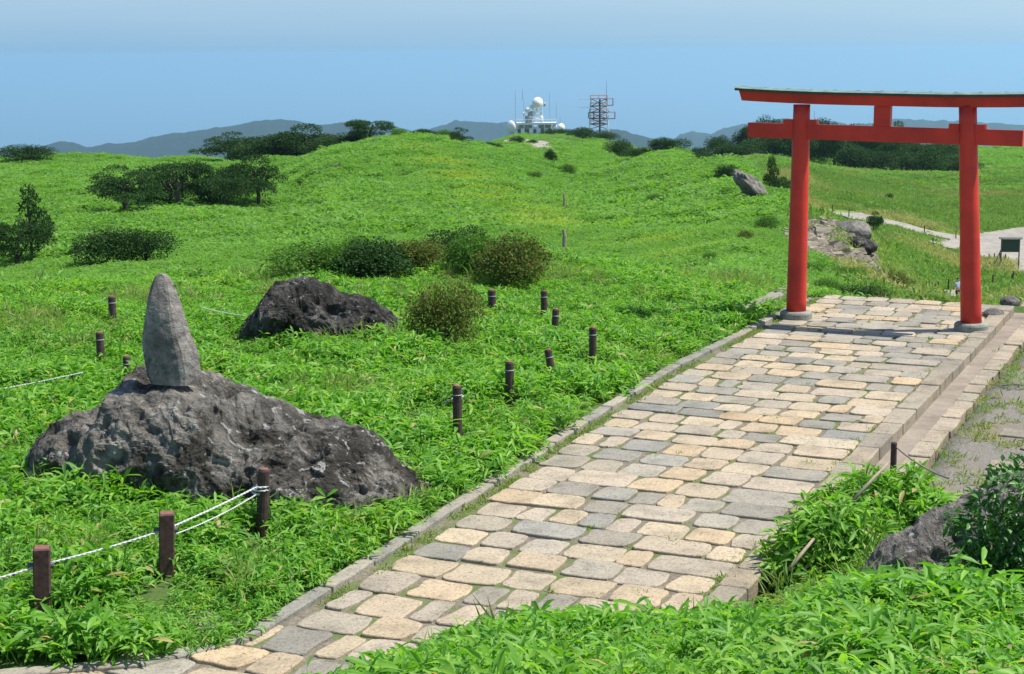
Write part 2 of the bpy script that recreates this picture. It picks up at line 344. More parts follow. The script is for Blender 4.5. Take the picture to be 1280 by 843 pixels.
# resample the columns on a fine azimuth grid and smooth lightly
AZF = np.linspace(AZC[0]-.06, AZC[-1]+.06, 160)
TF = np.stack([pchip(AZC, TAB[:, j], np.clip(AZF, AZC[0], AZC[-1])) for j in range(len(RG))], 1)
k_ = np.array([1, 2, 3, 2, 1.])/9
TF = np.stack([np.convolve(np.pad(TF[:, j], 2, mode='edge'), k_, 'valid') for j in range(len(RG))], 1)
RF_PX = [-400, 350, 450, 560, 700, 860, 950, 1000, 1060, 1280, 1700]
RF_R = [10.2, 11.5, 12.3, 12.95, 13.2, 13.3, 13.45, 13.45, 13.35, 13.25, 13.25]
RF_AZ = [math.atan2(*ray(p, 760)[:2]) for p in RF_PX]
def height(x, y, small=True):
    x = np.asarray(x, float); y = np.asarray(y, float)
    r = np.hypot(x, y); az = np.arctan2(x, y)
    fi = np.clip((az-AZF[0])/(AZF[1]-AZF[0]), 0, len(AZF)-1.001)
    fj = np.clip((np.log(np.maximum(r, 20))-math.log(20))/(math.log(9000)-math.log(20))*(len(RG)-1), 0, len(RG)-1.001)
    i, j = fi.astype(int), fj.astype(int); a, b = fi-i, fj-j
    z = TF[i, j]*(1-a)*(1-b)+TF[i+1, j]*a*(1-b)+TF[i, j+1]*(1-a)*b+TF[i+1, j+1]*a*b
    s, t = st(x, y)
    # keep the terrace under the paved way level out to its end
    w = sstep(5.6, 4.6, t)*sstep(-1.2, -.3, t)*sstep(S_END+2.2, S_END+.3, s)
    z = z*(1-w)
    if small:
        big = sstep(40, 90, r); z = z+big*(fbm(x/24, y/24, 3, 3)*1.7*sstep(60, 200, r)+fbm(x/6, y/6, 9, 3)*.4)
        z = z+(1-w)*(1-big)*fbm(x/2.2, y/2.2, 1, 3)*.12*sstep(.0, 1.2, np.where(t < 2, t_left(s)-.3-t, t-4.7))
        z = z+sstep(15, 60, r)*(1-big)*.0
    rf = np.interp(az, RF_AZ, RF_R)
    q = np.maximum(rf-r, 0); bank = .37*(q-.35*(1-np.exp(-q/.35)))
    bank = bank+.085*np.clip(17-r, 0, 3.6)*sstep(.17, .23, az)*sstep(4.0, 4.9, t)
    bank = 3.3-np.log1p(np.exp((3.3-bank)*2.5))/2.5*1.0 if False else np.where(bank > 2.2, 2.2+1.1*(1-np.exp(-(bank-2.2)/1.1)), bank)
    z = z+bank
    onpath = (t > t_left(s)-.12)*(t < np.where(s < 14.7, 4.2, 4.62))*(s < S_END+.35)*(bank < .04)
    z = np.where(onpath, -.42, z)
    grav = (t >= 4.62)*(t < 12)*(s > 16.2)*(s < 34)
    return z
def place(px, py, r):
    x, y, _ = atr(px, py, r); return (x, y, float(height(x, y)))
def hit(px, py, lo=14, hi=1500):
    d = ray(px, py); h = math.hypot(d[0], d[1]); rr = np.exp(np.linspace(math.log(lo), math.log(hi), 2500))
    X, Y, Z = d[0]/h*rr, d[1]/h*rr, EYE+d[2]/h*rr
    g = height(X, Y); k = np.argmax(Z < g)
    return (float(X[k]), float(Y[k]), float(g[k]))

def seg_dist(px_, py_, line):
    d = np.full(np.shape(px_), 1e9)
    for (x0, y0), (x1, y1) in zip(line[:-1], line[1:]):
        L2 = (x1-x0)**2+(y1-y0)**2; u = np.clip(((px_-x0)*(x1-x0)+(py_-y0)*(y1-y0))/L2, 0, 1)
        d = np.minimum(d, np.hypot(px_-x0-u*(x1-x0), py_-y0-u*(y1-y0)))
    return d
def inpoly(x, y, P_):
    c = np.zeros(np.shape(x), bool); n = len(P_)
    for i in range(n):
        (x0, y0), (x1, y1) = P_[i], P_[(i+1) % n]
        if y0 == y1: continue
        c ^= ((y0 > y) != (y1 > y)) & (x < (x1-x0)*(y-y0)/(y1-y0)+x0)
    return c
FAR_PATH = [hit(*p)[:2] for p in ((1056, 268), (1085, 276), (1130, 285), (1200, 298), (1215, 301))]
LOWER_PATH = [place(*p)[:2] for p in ((1197, 376, 112), (1208, 366, 122), (1232, 360, 124), (1262, 354, 126), (1310, 345, 130))]
LOT = [hit(*p)[:2] for p in ((1163, 306), (1195, 298), (1235, 292), (1290, 285), (1340, 283), (1340, 320), (1290, 348), (1272, 345), (1262, 330), (1215, 317))]
PAD = [hit(*p)[:2] for p in ((626, 178.5), (650, 176.5), (684, 178.5), (690, 186), (668, 187.5), (648, 182))]
SCREE = [atr(p, 300, r)[:2] for p, r in ((982, 87), (992, 93), (1008, 96), (1028, 96), (1050, 95), (1076, 95.5), (1093, 92), (1097, 86), (1078, 85.5), (1050, 83), (1020, 84), (1000, 82), (985, 84))]
GRAVEL = [xy(*p) for p in ((15.6, 4.6), (33.5, 4.6), (33.5, 6.0), (29, 7.0), (26, 12), (15.6, 14))]

# one ground sheet: fine in the part of the world the photograph shows, coarse behind the viewer
azs = np.concatenate([np.linspace(-PI, -.45, 50)[:-1], np.linspace(-.45, .45, 420), np.linspace(.45, PI, 50)[1:]])
rs = np.concatenate([[.05, 1, 2, 3.2, 4.5], np.exp(np.linspace(math.log(5.5), math.log(600), 330)), np.exp(np.linspace(math.log(640), math.log(9000), 40))])
A, R_ = np.meshgrid(azs, rs); GX, GY = R_*np.sin(A), R_*np.cos(A); GZ = height(GX, GY)
na = len(azs)
V = np.stack([GX, GY, GZ], -1).reshape(-1, 3)
ii = np.arange(len(rs)-1)[:, None]*na+np.arange(na-1)[None]
FC = np.stack([ii, ii+na, ii+na+1, ii+1], -1).reshape(-1, 4)[:, ::-1]
ground = link('ground', V, FC, M['ground'], smooth=True); tag(ground, kind='structure')
def meadow_mask(x, y):
    r = np.hypot(x, y); az = np.arctan2(x, y); f1 = fbm(x/9, y/9, 2, 3)
    edge = np.interp(r, [0, 60, 100, 118, 140, 200, 400], [.3, .20, .165, .185, .165, .155, .14])
    return sstep(edge, edge+.02, az+f1*.01)*sstep(42, 50, r)
for nm, val in (('meadow', meadow_mask(V[:, 0], V[:, 1])),
                ('scree', inpoly(V[:, 0]+fbm(V[:, 0]*.8, V[:, 1]*.8)*1.2, V[:, 1]+fbm(V[:, 0]*.8, V[:, 1]*.8, 4)*1.2, SCREE).astype(float))):
    a = ground.data.attributes.new(nm, 'FLOAT', 'POINT'); a.data.foreach_set('value', val.astype(np.float32))

sea = link('sea', [(-130000, -20000, -1300), (130000, -20000, -1300), (130000, 130000, -1300), (-130000, 130000, -1300)], [(0, 1, 2, 3)], None)
m = mat('sea_water', (.02,.06,.1), .25, .5); sea.data.materials.append(m); tag(sea, kind='structure')

# far wooded mountains
m = M['mountain'] = mat('wooded_mountain', (.03,.05,.02), .95); v = coord(m, True)
setc(m, ramp(m, noise(m, v, .012, 8, .7), [(.35, (.004,.012,.009)), (.6, (.009,.024,.014)), (.75, (.035,.055,.03))]))
bump(m, noise(m, v, .03, 6, .7), 1., 30)
def mountain(prof, dist, seed, depth=2600):
    px = np.array([p[0] for p in prof], float); py = np.array([p[1] for p in prof], float)
    nx, ny = 420, 40; vv = []
    q = np.linspace(px[0], px[-1], nx); yy = np.interp(q, px, py)
    yy = yy-3+vnoise(q/9, 0*q, seed)*1.0+vnoise(q/3., 0*q, seed+3)*.5
    crest = np.array([atr(a, b, dist) for a, b in zip(q, yy)])
    for j in range(ny):
        u = j/(ny-1)*2-1                       # -1 front foot .. 1 back foot
        fall = np.exp(-(u*2.0)**2)-math.exp(-4)
        k = 1+u*depth/dist
        X, Y = crest[:, 0]*k, crest[:, 1]*k
        top = crest[:, 2]
        Z = -1320+(top+1320)*fall/(1-math.exp(-4))
        Z = Z+fbm(X/700, Y/700, seed, 5)*150*abs(u)**.7*(1 if abs(u) > .02 else 0)
        if u > 0: Z = np.minimum(Z, top-10)
        vv.append(np.stack([X, Y, Z], -1))
    V_ = np.concatenate(vv); i0 = np.arange(ny-1)[:, None]*nx+np.arange(nx-1)[None]
    F_ = np.stack([i0, i0+1, i0+nx+1, i0+nx], -1).reshape(-1, 4)
    o = link('mountain', V_, F_, M['mountain'], smooth=True); return tag(o, kind='structure')
mountain([(-260,200),(-60,192),(20,190),(52,184),(75,178),(90,180),(110,186),(135,181),(165,181),(200,171),(230,168),(270,161),(300,157),(325,152),(350,152),(385,156),(400,158),(430,154),(445,157),(470,158),(500,161),(520,166),(560,180),(640,205)], 7800, 1)
mountain([(470,190),(530,166),(548,160),(570,152),(590,153),(612,156),(640,154),(660,158),(700,170),(740,185)], 8800, 5)
mountain([(700,190),(735,171),(750,164),(765,163),(785,168),(800,172),(830,180),(860,190)], 6500, 9)
mountain([(830,186),(850,170),(865,167),(890,169),(905,162),(930,157),(960,152),(990,150),(1030,151),(1060,157),(1090,156),(1120,150),(1150,152),(1180,154),(1210,154),(1250,157),(1300,160),(1400,162),(1600,175)], 9500, 13)

# ------------------------------------------------------------------ paved way
path = link('path', [], [], None); tag(path, kind='structure')
mb = MB()
ss = np.linspace(7.5, S_END+.3, 60)
Lp = [(*p, -.035) for p in LEFTW if st(*p)[0] < 40]
# bed: a strip grid from the left edge to the right kerb
gv = []; gf = []
for i, s in enumerate(ss):
    for j in range(13):
        tl = float(t_left(s)); t = tl-.05+(3.9-tl+.05)*j/12
        gv.append((*xy(s, t), -.022+.008*float(vnoise(s*3, t*3, 5))))
for i in range(len(ss)-1):
    for j in range(12): gf.append((i*13+j, i*13+j+1, (i+1)*13+j+1, (i+1)*13+j))
k = len(gv)                                          # the apron at the near left, where the kerb bends away
path.data.from_pydata(gv, [], gf); path.data.materials.append(M['mortar'])
TAN = [(.46,.39,.285), (.45,.375,.275), (.46,.4,.305), (.44,.385,.295), (.47,.38,.265), (.43,.375,.3), (.44,.39,.32), (.39,.35,.29)]
GREY = [(.3,.287,.25), (.29,.28,.25), (.34,.322,.28), (.27,.265,.24), (.36,.335,.28)]
def slab(name, outline, z0, z1, material, parent, color, bev=.02, warp=0.0):
    """a dressed stone: outline in world xy, top with a worn rounded edge."""
    n = len(outline); O = np.array(outline); c = O.mean(0)
    rings = []
    for k, (off, z) in enumerate(((0, z0), (0, z1-bev*.8), (bev*.5, z1-bev*.2), (bev*1.4, z1))):
        dd = O-c; L = np.linalg.norm(dd, axis=1, keepdims=True); Q = c+dd*(1-off/np.maximum(L, .05))
        zz = np.full(n, z)
        if k >= 1: zz = zz+warp*(dd[:, 0]*.6+dd[:, 1]*.4)
        rings.append(np.column_stack([Q, zz]))
    vv = np.concatenate(rings)-np.array([*c, 0]); ff = []
    for r in range(3):
        for j in range(n): ff.append((r*n+j, r*n+(j+1) % n, (r+1)*n+(j+1) % n, (r+1)*n+j))
    ff.append(tuple(3*n+j for j in range(n)))
    o = link(name, vv, ff, material, parent, smooth=False, at=(*c, 0)); o.color = (*color, 1)
    return o
def round_quad(p, rad=.06, jit=.012, seg=3):
    """p: 4 corners (s,t); rounded and slightly irregular outline."""
    out = []; n = 4
    for i in range(n):
        a, b, c = np.array(p[i-1]), np.array(p[i]), np.array(p[(i+1) % n])
        u, w = a-b, c-b; lu, lw = np.linalg.norm(u), np.linalg.norm(w); rr = min(rad*RNG.uniform(.5, 1.5), lu*.33, lw*.33)
        p0, p2 = b+u/lu*rr, b+w/lw*rr
        for k in range(seg):
            q = k/(seg-1); pt = (1-q)**2*p0+2*q*(1-q)*b+q*q*p2
            out.append(pt+RNG.normal(0, jit*.35, 2))
        out.append((b+c)/2+RNG.normal(0, jit, 2))
    return out
def tone(c):
    k = RNG.uniform(.92, 1.08); h = RNG.normal(0, .005)
    return tuple(float(np.clip((x*k+h*s_)*q, .03, .8)) for x, s_, q in zip(c, (1, 0, -1), (.94, .9, .83)))
s = 8.2; rows = []
while s < S_END:
    d_ = RNG.uniform(.48, .6)
    rows.append((s, d_)); s += d_
tr_end = 3.62
npav = 0
slope_prev = 0
for s, d_ in rows:
    tl = float(t_left(s+d_/2))+.13
    if s < 12.2: tl = float(t_left(max(s, 11.4)))+.1 if s > 11.3 else -1.6
    t = tl+RNG.uniform(-.03, .06); g = .021
    cuts = [t]
    while t < tr_end-.3:
        w = RNG.choice([RNG.uniform(.28, .4), RNG.uniform(.45, .63), RNG.uniform(.68, .82)], p=[.14, .78, .08])
        t += w
        if tr_end-t < .3: t = tr_end
        cuts.append(min(t, tr_end))
    for a, b in zip(cuts[:-1], cuts[1:]):
        ja, jb, ka, kb = RNG.normal(0, .022, 4); sa, sb, sc_, sd = RNG.normal(0, .014, 4)
        wob = .04*math.sin(a*1.3+s*.4)
        q = [(s+g+sa+wob, a+g+ja), (s+g+sb+wob, b-g+jb), (s+d_-g+sc_+wob, b-g+kb), (s+d_-g+sd+wob, a+g+ka)]
        o_ = [xy(*p) for p in round_quad(q, .085, .014)]
        cx_, cy_ = np.mean(o_, 0)
        if height(cx_, cy_) > .06: continue
        pg = .3 if s < 22 else .42
        col = tone(GREY[RNG.integers(5)]) if RNG.random() < pg else tone(TAN[RNG.integers(8)])
        slab('paving_stone', o_[::-1], -.09, RNG.uniform(-.008, .012), M['paver'], path, col, .013, RNG.normal(0, .006)); npav += 1
# left kerb stones along the edge line
def resample(line, step_fn):
    P_ = [np.array(p) for p in line]; L = [0]
    for a, b in zip(P_[:-1], P_[1:]): L.append(L[-1]+np.linalg.norm(b-a))
    xs, ys = [p[0] for p in P_], [p[1] for p in P_]
    q = 0; out = [0]
    while q < L[-1]: q += step_fn(); out.append(min(q, L[-1]))
    return [(float(np.interp(a, L, xs)), float(np.interp(a, L, ys))) for a in out]
def kerb(line, width, step_fn, z0, z1, parent, name='curb_stone', gap=.012, cols=None, side=1, jz=.012, rad=.03):
    pts = resample(line, step_fn)
    for a, b in zip(pts[:-1], pts[1:]):
        a, b = np.array(a), np.array(b); L = np.linalg.norm(b-a)
        if L < .15: continue
        t = (b-a)/L; n_ = np.array((-t[1], t[0]))*side; w = width*RNG.uniform(.92, 1.08)
        q = [a+t*gap, b-t*gap, b-t*gap+n_*w, a+t*gap+n_*w]
        o_ = round_quad(q, rad, .008)
        ar = sum(o_[i][0]*o_[(i+1) % len(o_)][1]-o_[(i+1) % len(o_)][0]*o_[i][1] for i in range(len(o_)))
        if ar < 0: o_ = o_[::-1]
        slab(name, o_, z0, z1+RNG.uniform(-jz, jz), M['curb'], parent, tone((cols or [(.27,.26,.22)])[RNG.integers(len(cols or [1]))]), .018, RNG.normal(0, .01))
kerb(LEFTW[:10]+[xy(S_END-.1, 0.)], .17, lambda: RNG.uniform(.8, 1.6), -.3, .04, path, cols=[(.31,.3,.27), (.34,.32,.28), (.27,.265,.24)], side=1)
kerb([xy(s, 3.93) for s in (11.2, 18, 23, 27, S_END+.2)], .29, lambda: RNG.uniform(.55, 1.15), -.5, .035, path, cols=[(.33,.295,.24), (.35,.31,.25), (.28,.26,.22)], side=1)
gut = link('gutter', [(*xy(14.6, 3.9), -.13), (*xy(14.6, 4.34), -.13), (*xy(34, 4.34), -.13), (*xy(34, 3.9), -.13)], [(0, 1, 2, 3)], M['gutter']); tag(gut, kind='structure')
kerb([xy(s, 4.3) for s in (15.2, 20, 25, 30, 33)], .27, lambda: RNG.uniform(.5, .95), -.5, .02, gut, cols=[(.37,.325,.26), (.33,.3,.24), (.39,.34,.27)], side=-1)
# gravel yard to the right of the gutter, with flat stones let into it
def drape(name, poly, dz, material, cell):
    P_ = np.array(poly); x0, y0 = P_.min(0); x1, y1 = P_.max(0)
    nx, ny = max(3, int((x1-x0)/cell)+2), max(3, int((y1-y0)/cell)+2)
    X, Y = np.meshgrid(np.linspace(x0, x1, nx), np.linspace(y0, y1, ny)); X = X.ravel(); Y = Y.ravel()
    jx = X+fbm(X/cell/3, Y/cell/3, 2, 2)*cell*.7; ins = inpoly(jx, Y, poly)
    idx = -np.ones(len(X), int); vv = []; ff = []
    for j in range(ny-1):
        for i in range(nx-1):
            c4 = [j*nx+i, j*nx+i+1, (j+1)*nx+i+1, (j+1)*nx+i]
            if sum(ins[k] for k in c4) >= 2:
                f = []
                for k in c4:
                    if idx[k] < 0: idx[k] = len(vv); vv.append((X[k], Y[k], 0))
                    f.append(idx[k])
                ff.append(f)
    vv = np.array(vv); vv[:, 2] = height(vv[:, 0], vv[:, 1])+dz
    return link(name, vv, ff, material, smooth=True)
yard = drape('gravel_yard', GRAVEL, .02, M['gravel'], .22); tag(yard, kind='structure')
for s, t, w, l in ((20.3, 5.55, .5, .4), (21.0, 5.2, .62, .42), (21.1, 5.95, .55, .45), (23.2, 5.35, .75, .42), (23.3, 6.2, .8, .42), (24.1, 5.6, .8, .33), (24.2, 6.5, .7, .35), (25.6, 5.0, .32, .45), (19.2, 5.3, .5, .45)):
    x_, y_ = xy(s, t); h_ = float(height(x_, y_))
    o_ = [xy(*p) for p in round_quad([(s, t), (s, t+w), (s+l, t+w), (s+l, t)], .04, .012)][::-1]
    slab('flat_stone', o_, h_-.1, h_+.05, M['curb'], yard, tone((.27,.25,.2)), .012, .005)
for nm, line, w in (('footpath', FAR_PATH, 2.0), ('footpath', LOWER_PATH, 1.7)):
    P_ = resample(line, lambda: 2.); vv = []; ff = []
    for i, p in enumerate(P_):
        a, b = np.array(P_[max(i-1, 0)]), np.array(P_[min(i+1, len(P_)-1)]); t = (b-a)/np.linalg.norm(b-a); n_ = np.array((-t[1], t[0]))
        for q in (-1, -.33, .33, 1):
            e = np.array(p)+n_*q*(w+.25*vnoise(i*1.7, q)); vv.append((*e, float(height(*e))+.12))
    for i in range(len(P_)-1):
        for j in range(3): ff.append((i*4+j, i*4+4+j, i*4+5+j, i*4+1+j))
    tag(link(nm, vv, ff, M['pale_gravel'], smooth=True), kind='structure')
tag(drape('gravel_lot', LOT, .15, M['pale_gravel'], 1.2), kind='structure')
tag(drape('concrete_pad', PAD, .25, M['pale_gravel'], 1.5), kind='structure')

# ------------------------------------------------------------------ rocks
def loft_rock(name, prof, depth, material, loc, rz, seed, amp=.12, nu=150, nv=90, sharp=2.2, lean=0.0, freq=1.0, overhang=0.0):
    """prof: (x, height, depth factor) along the length; cross-sections are lumpy arches, displaced by ridged noise."""
    px = [p[0] for p in prof]; ph = [p[1] for p in prof]; pd = [p[2] for p in prof]
    U = np.linspace(px[0], px[-1], nu); Hh = np.interp(U, px, ph); Dd = np.interp(U, px, pd)*depth
    Hh = np.convolve(np.pad(Hh, 3, mode='edge'), np.ones(7)/7, 'valid'); Dd = np.convolve(np.pad(Dd, 3, mode='edge'), np.ones(7)/7, 'valid')
    th = np.linspace(-.25, PI+.25, nv)
    c, s_ = np.cos(th), np.sin(th)
    cx = np.sign(c)*np.abs(c)**(2/sharp); sx = np.sign(s_)*np.abs(s_)**(2/sharp)
    X = np.repeat(U[:, None], nv, 1); Y = -cx[None]*Dd[:, None]+lean*Hh[:, None]*sx[None]; Z = sx[None]*Hh[:, None]
    Y = Y-overhang*np.maximum(0, cx[None])*Hh[:, None]*np.sin(np.clip(th, 0, PI/2)*2)[None]
    nrm = np.stack([np.zeros_like(X), -cx[None]+0*X, sx[None]*1.2+0*X], -1)
    a = U*0; end = np.linspace(-1, 1, nu); nrm[..., 0] = (np.sign(end)*np.abs(end)**6)[:, None]
    nrm /= np.linalg.norm(nrm, axis=-1, keepdims=True)
    f = freq
    def rid(x, y, z, k): return 1-np.abs(fbm(x*k, y*k, z*k+seed, 4))*2
    dsp = fbm(X*f*.9, Y*f*.9, Z*f*.9+seed, 3)*.9+(rid(X, Y, Z, 1.7*f)-.6)*.55+fbm(X*6*f, Y*6*f, Z*6*f+seed, 4)*.32
    pits = np.maximum(0, vnoise(X*2.3*f, Y*2.3*f, Z*3.0*f+seed*2)-.2)*1.7+np.maximum(0, vnoise(X*6*f, Y*6*f, Z*7*f+seed)-.3)*1.3
    fine = fbm(X*15*f, Y*15*f, Z*15*f+seed, 3)*.2
    # blocky steps
    stp = np.round(fbm(X*1.6*f+9, Y*1.6*f, Z*2.2*f+seed, 2)*5)/5
    dsp = (dsp+fine+stp*.7-pits)*amp
    P3 = np.stack([X, Y, Z], -1)+nrm*dsp[..., None]
    V_ = P3.reshape(-1, 3); i0 = np.arange(nu-1)[:, None]*nv+np.arange(nv-1)[None]
    F_ = np.stack([i0, i0+1, i0+nv+1, i0+nv], -1).reshape(-1, 4)
    fl = F_.tolist()+[[j for j in range(nv)][::-1], [(nu-1)*nv+j for j in range(nv)]]
    o = link(name, V_, fl, material, smooth=False, at=loc); o.rotation_euler = (0, 0, rz); return o
ROCKS = []      # footprints kept free of plants: (x, y, rx, ry)
def foot(cx, cy, rx, ry, rz=0): ROCKS.append((cx, cy, rx, ry, rz))
b0 = onz(283, 632)
big = loft_rock('boulder', [(-2.68,.05,.1),(-2.5,.42,.4),(-2.15,.68,.6),(-1.8,.92,.75),(-1.45,.95,.85),(-1.15,1.38,.9),(-.7,1.4,1),(-.3,1.36,1.0),(.16,1.25,1.02),(.53,1.05,1),(.9,.9,1.05),(1.47,.8,1.05),(1.93,.62,1.0),(2.2,.42,.9),(2.45,.22,.7),(2.6,.02,.4)],
                1.1, M['rock'], (b0[0]-.16, b0[1]+.76, -.1), -.3, 4, amp=.15, nu=380, nv=230, lean=.08, overhang=.16)
tag(big, 'large pitted grey lava boulder carrying the upright standing stone', 'boulder'); foot(b0[0]+.1, b0[1]+.7, 2.6, 1.35, -.3)
b1 = onz(395, 432)
o = loft_rock('boulder', [(-1.5,.02,.1),(-1.4,.25,.4),(-1.15,.52,.8),(-.85,.98,1),(-.5,1.06,1),(-.1,1.0,1),(.3,.8,1),(.7,.72,.9),(1.0,.62,.8),(1.35,.3,.6),(1.5,.0,.2)],
              .8, M['rock_dark'], (b1[0], b1[1]+.7, -.02), -.05, 11, amp=.15, nu=220, nv=120, overhang=.2)
tag(o, 'blackish lava boulder lying in bamboo grass beside the round leafy bush', 'boulder'); foot(b1[0], b1[1]+.75, 1.3, .75)
r2 = atr(1178, 640, 14.0)
o = loft_rock('boulder', [(-1.1,.0,.1),(-.95,.14,.4),(-.6,.42,.7),(-.2,.66,.9),(.1,.8,1),(.4,.92,1),(.8,1.05,1),(1.3,1.0,1),(1.7,.7,.8),(1.9,.1,.3)],
              .5, M['rock_pale'], (r2[0], r2[1], float(height(r2[0], r2[1]))+.05), .25, 21, amp=.085, nu=200, nv=90, freq=1.6)
tag(o, 'dark sloping boulder half buried in plants under the glossy shrub', 'boulder'); foot(r2[0]+.3, r2[1], 1.2, .38, .25)
def lump(name, loc, sx, sy, sz, material, seed, amp=.25, sub=3):
    bm = bmesh.new(); bmesh.ops.create_icosphere(bm, subdivisions=sub, radius=1)
    co = np.array([v.co[:] for v in bm.verts]); d = fbm(co[:, 0]*1.5+seed, co[:, 1]*1.5, co[:, 2]*1.5, 4)
    co = co*(1+amp*d)[:, None]*np.array((sx, sy, sz))
    for v, c in zip(bm.verts, co): v.co = c
    me = bpy.data.meshes.new(name); bm.to_mesh(me); bm.free(); me.materials.append(material)
    o = bpy.data.objects.new(name, me); C.objects.link(o); o.location = loc; return o
r3 = place(937, 252, 112)
o = lump('boulder', (r3[0], r3[1], r3[2]+.95), 1.55, 1.0, .62, M['rock_pale'], 31, .4, 4)
o.rotation_euler = (0, .75, 0); tag(o, 'brown grey boulder jutting from the right shoulder of the hill', 'boulder'); foot(r3[0], r3[1], 1.2, .8)
for px, py, r, sc, lb, mt in ((1064, 300, 92.5, .95, 'pale rounded rock on the scree slope, the larger of three', 'rock_pale'),
                          (1070, 307, 90.5, .55, 'dark rounded rock in front of the pale one on the scree', 'rock_dark'),
                          (1079, 309, 91, .65, 'dark grey rock rightmost of three on the scree', 'rock_dark')):
    p = place(px, py, r); tag(lump('rock', (p[0], p[1], p[2]+.25), sc*1.2, sc, sc*.75, M[mt], px, .25), lb, 'rock')
sv, sf = [], []
rr = random.Random(5)
for k in range(520):                                     # loose stones of the scree
    xs_, ys_ = [p[0] for p in SCREE], [p[1] for p in SCREE]
    x_, y_ = rr.uniform(min(xs_), max(xs_)), rr.uniform(min(ys_), max(ys_))
    if not inpoly(np.array([x_]), np.array([y_]), SCREE)[0]: continue
    z_ = float(height(x_, y_)); q = rr.uniform(.12, .38)*(1.6 if rr.random() < .1 else 1); n0 = len(sv)
    for c in ((-1,-1,-.4),(1,-1,-.4),(1,1,-.4),(-1,1,-.4),(-.6,-.7,.7),(.7,-.5,.8),(.5,.7,.6),(-.7,.6,.8)):
        sv.append((x_+c[0]*q*rr.uniform(.7, 1.2), y_+c[1]*q*rr.uniform(.7, 1.2), z_+c[2]*q*.8*rr.uniform(.7, 1.2)))
    sf += [tuple(n0+i for i in f) for f in ((0,3,2,1),(4,5,6,7),(0,1,5,4),(1,2,6,5),(2,3,7,6),(3,0,4,7))]
tag(link('scree_stones', sv, sf, M['scree_stone']), 'loose pale stones strewn over the bare patch below the hill', 'scree', kind='stuff')

# upright stone on the boulder
ste = []
sil = [(0, -.24, .3), (.1, -.29, .325), (.3, -.32, .3), (.475, -.335, .25), (.65, -.315, .19), (.83, -.285, .13), (1.0, -.26, .08), (1.13, -.225, .03), (1.2, -.2, -.01), (1.25, -.175, -.05), (1.265, -.15, -.08)]
nz_, na_ = 90, 72
zz = 1.265*(1-(1-np.linspace(0, 1, nz_))**1.3); xl = np.interp(zz, [p[0] for p in sil], [p[1] for p in sil]); xr = np.interp(zz, [p[0] for p in sil], [p[2] for p in sil])
vv = []
for z, a, b in zip(zz, xl, xr):
    c_, w = (a+b)/2, (b-a)/2; dp = .17*(1-.35*(z/1.3)**2)
    dp *= max(.25, 1-(z/1.32)**6*1.0)
    for j in range(na_):
        an = 2*PI*j/na_; e = 2/4.5
        px_s = [-1, -.95, -.7, -.1, .4, .58, .82, 1, .9, .45, -.3, -.85, -1]; py_s = [.1, -.6, -1.0, -1.1, -1.1, -1.0, -.35, .3, .8, 1, 1, .75, .1]
        ux = float(np.interp(j/na_*12, range(13), px_s)); uy = float(np.interp(j/na_*12, range(13), py_s))
        x_ = c_+w*ux; y_ = dp*uy
        n = float(fbm(x_*4, y_*4, z*4, 4))+.8*round(float(fbm(x_*2.5+4, y_*2.5, z*2.5, 2))*4)/4; n2 = float(fbm(x_*13, y_*13, z*13, 3))
        chip = max(0, float(vnoise(z*9, 0.5, 8))-.1)*.03*(1 if ux > .6 else .2)
        k = 1+.05*n+.02*n2; vv.append((c_+(x_-c_)*k-chip, y_*k+.02*n, z+.012*n2))
ff = []
for i in range(nz_-1):
    for j in range(na_): ff.append((i*na_+j, i*na_+(j+1) % na_, (i+1)*na_+(j+1) % na_, (i+1)*na_+j))
ff.append(tuple(j for j in range(na_))[::-1]); ff.append(tuple((nz_-1)*na_+j for j in range(na_)))
_s = atr(213, 470, math.hypot(b0[0], b0[1]+.75))
STZ = _s[2]-.03
stele = link('standing_stone', vv, ff, M['stele'], at=(_s[0]-.0, b0[1]+.72, 1.27)); stele.rotation_euler = (0, .03, math.radians(-3))
tag(stele, 'tall pointed upright stone set on top of the large boulder', 'standing stone')

# ------------------------------------------------------------------ torii
TL, TR = np.array((5.37, 29.83)), np.array((8.26, 28.35))
tdir = (TR-TL)/np.linalg.norm(TR-TL); trot = math.atan2(tdir[1], tdir[0])
tor = empty('torii_gate', (*TL, 0), trot)
tag(tor, 'tall red torii gate with green copper topped lintel across the paved way', 'torii gate')
LT = float(np.linalg.norm(TR-TL))
for x0, x1, rt in ((0.0, .02, .15), (LT, LT-.22, .15)):
    mb = MB(); n = 40; k = 14
    pts = [(x0+(x1-x0)*i/k, 0, .05+3.95*i/k) for i in range(k+1)]; rad = [.187-.033*i/k for i in range(k+1)]
    mb.tube(pts, rad, n); mb.build('pillar', M['red'], tor, True)
    mb = MB(); mb.lathe([(.3, -.1), (.3, .1), (.285, .13), (.26, .145), (.18, .148)], 32, (x0, 0, 0))
    b = mb.build('pillar_base', M['curb'], tor); b.color = (.27,.28,.24, 1)
def sag(x, a=.055):   # upward curve towards both ends
    u = (x-1.5)/2.75; return a*max(0, abs(u)-.25)**2*1.8
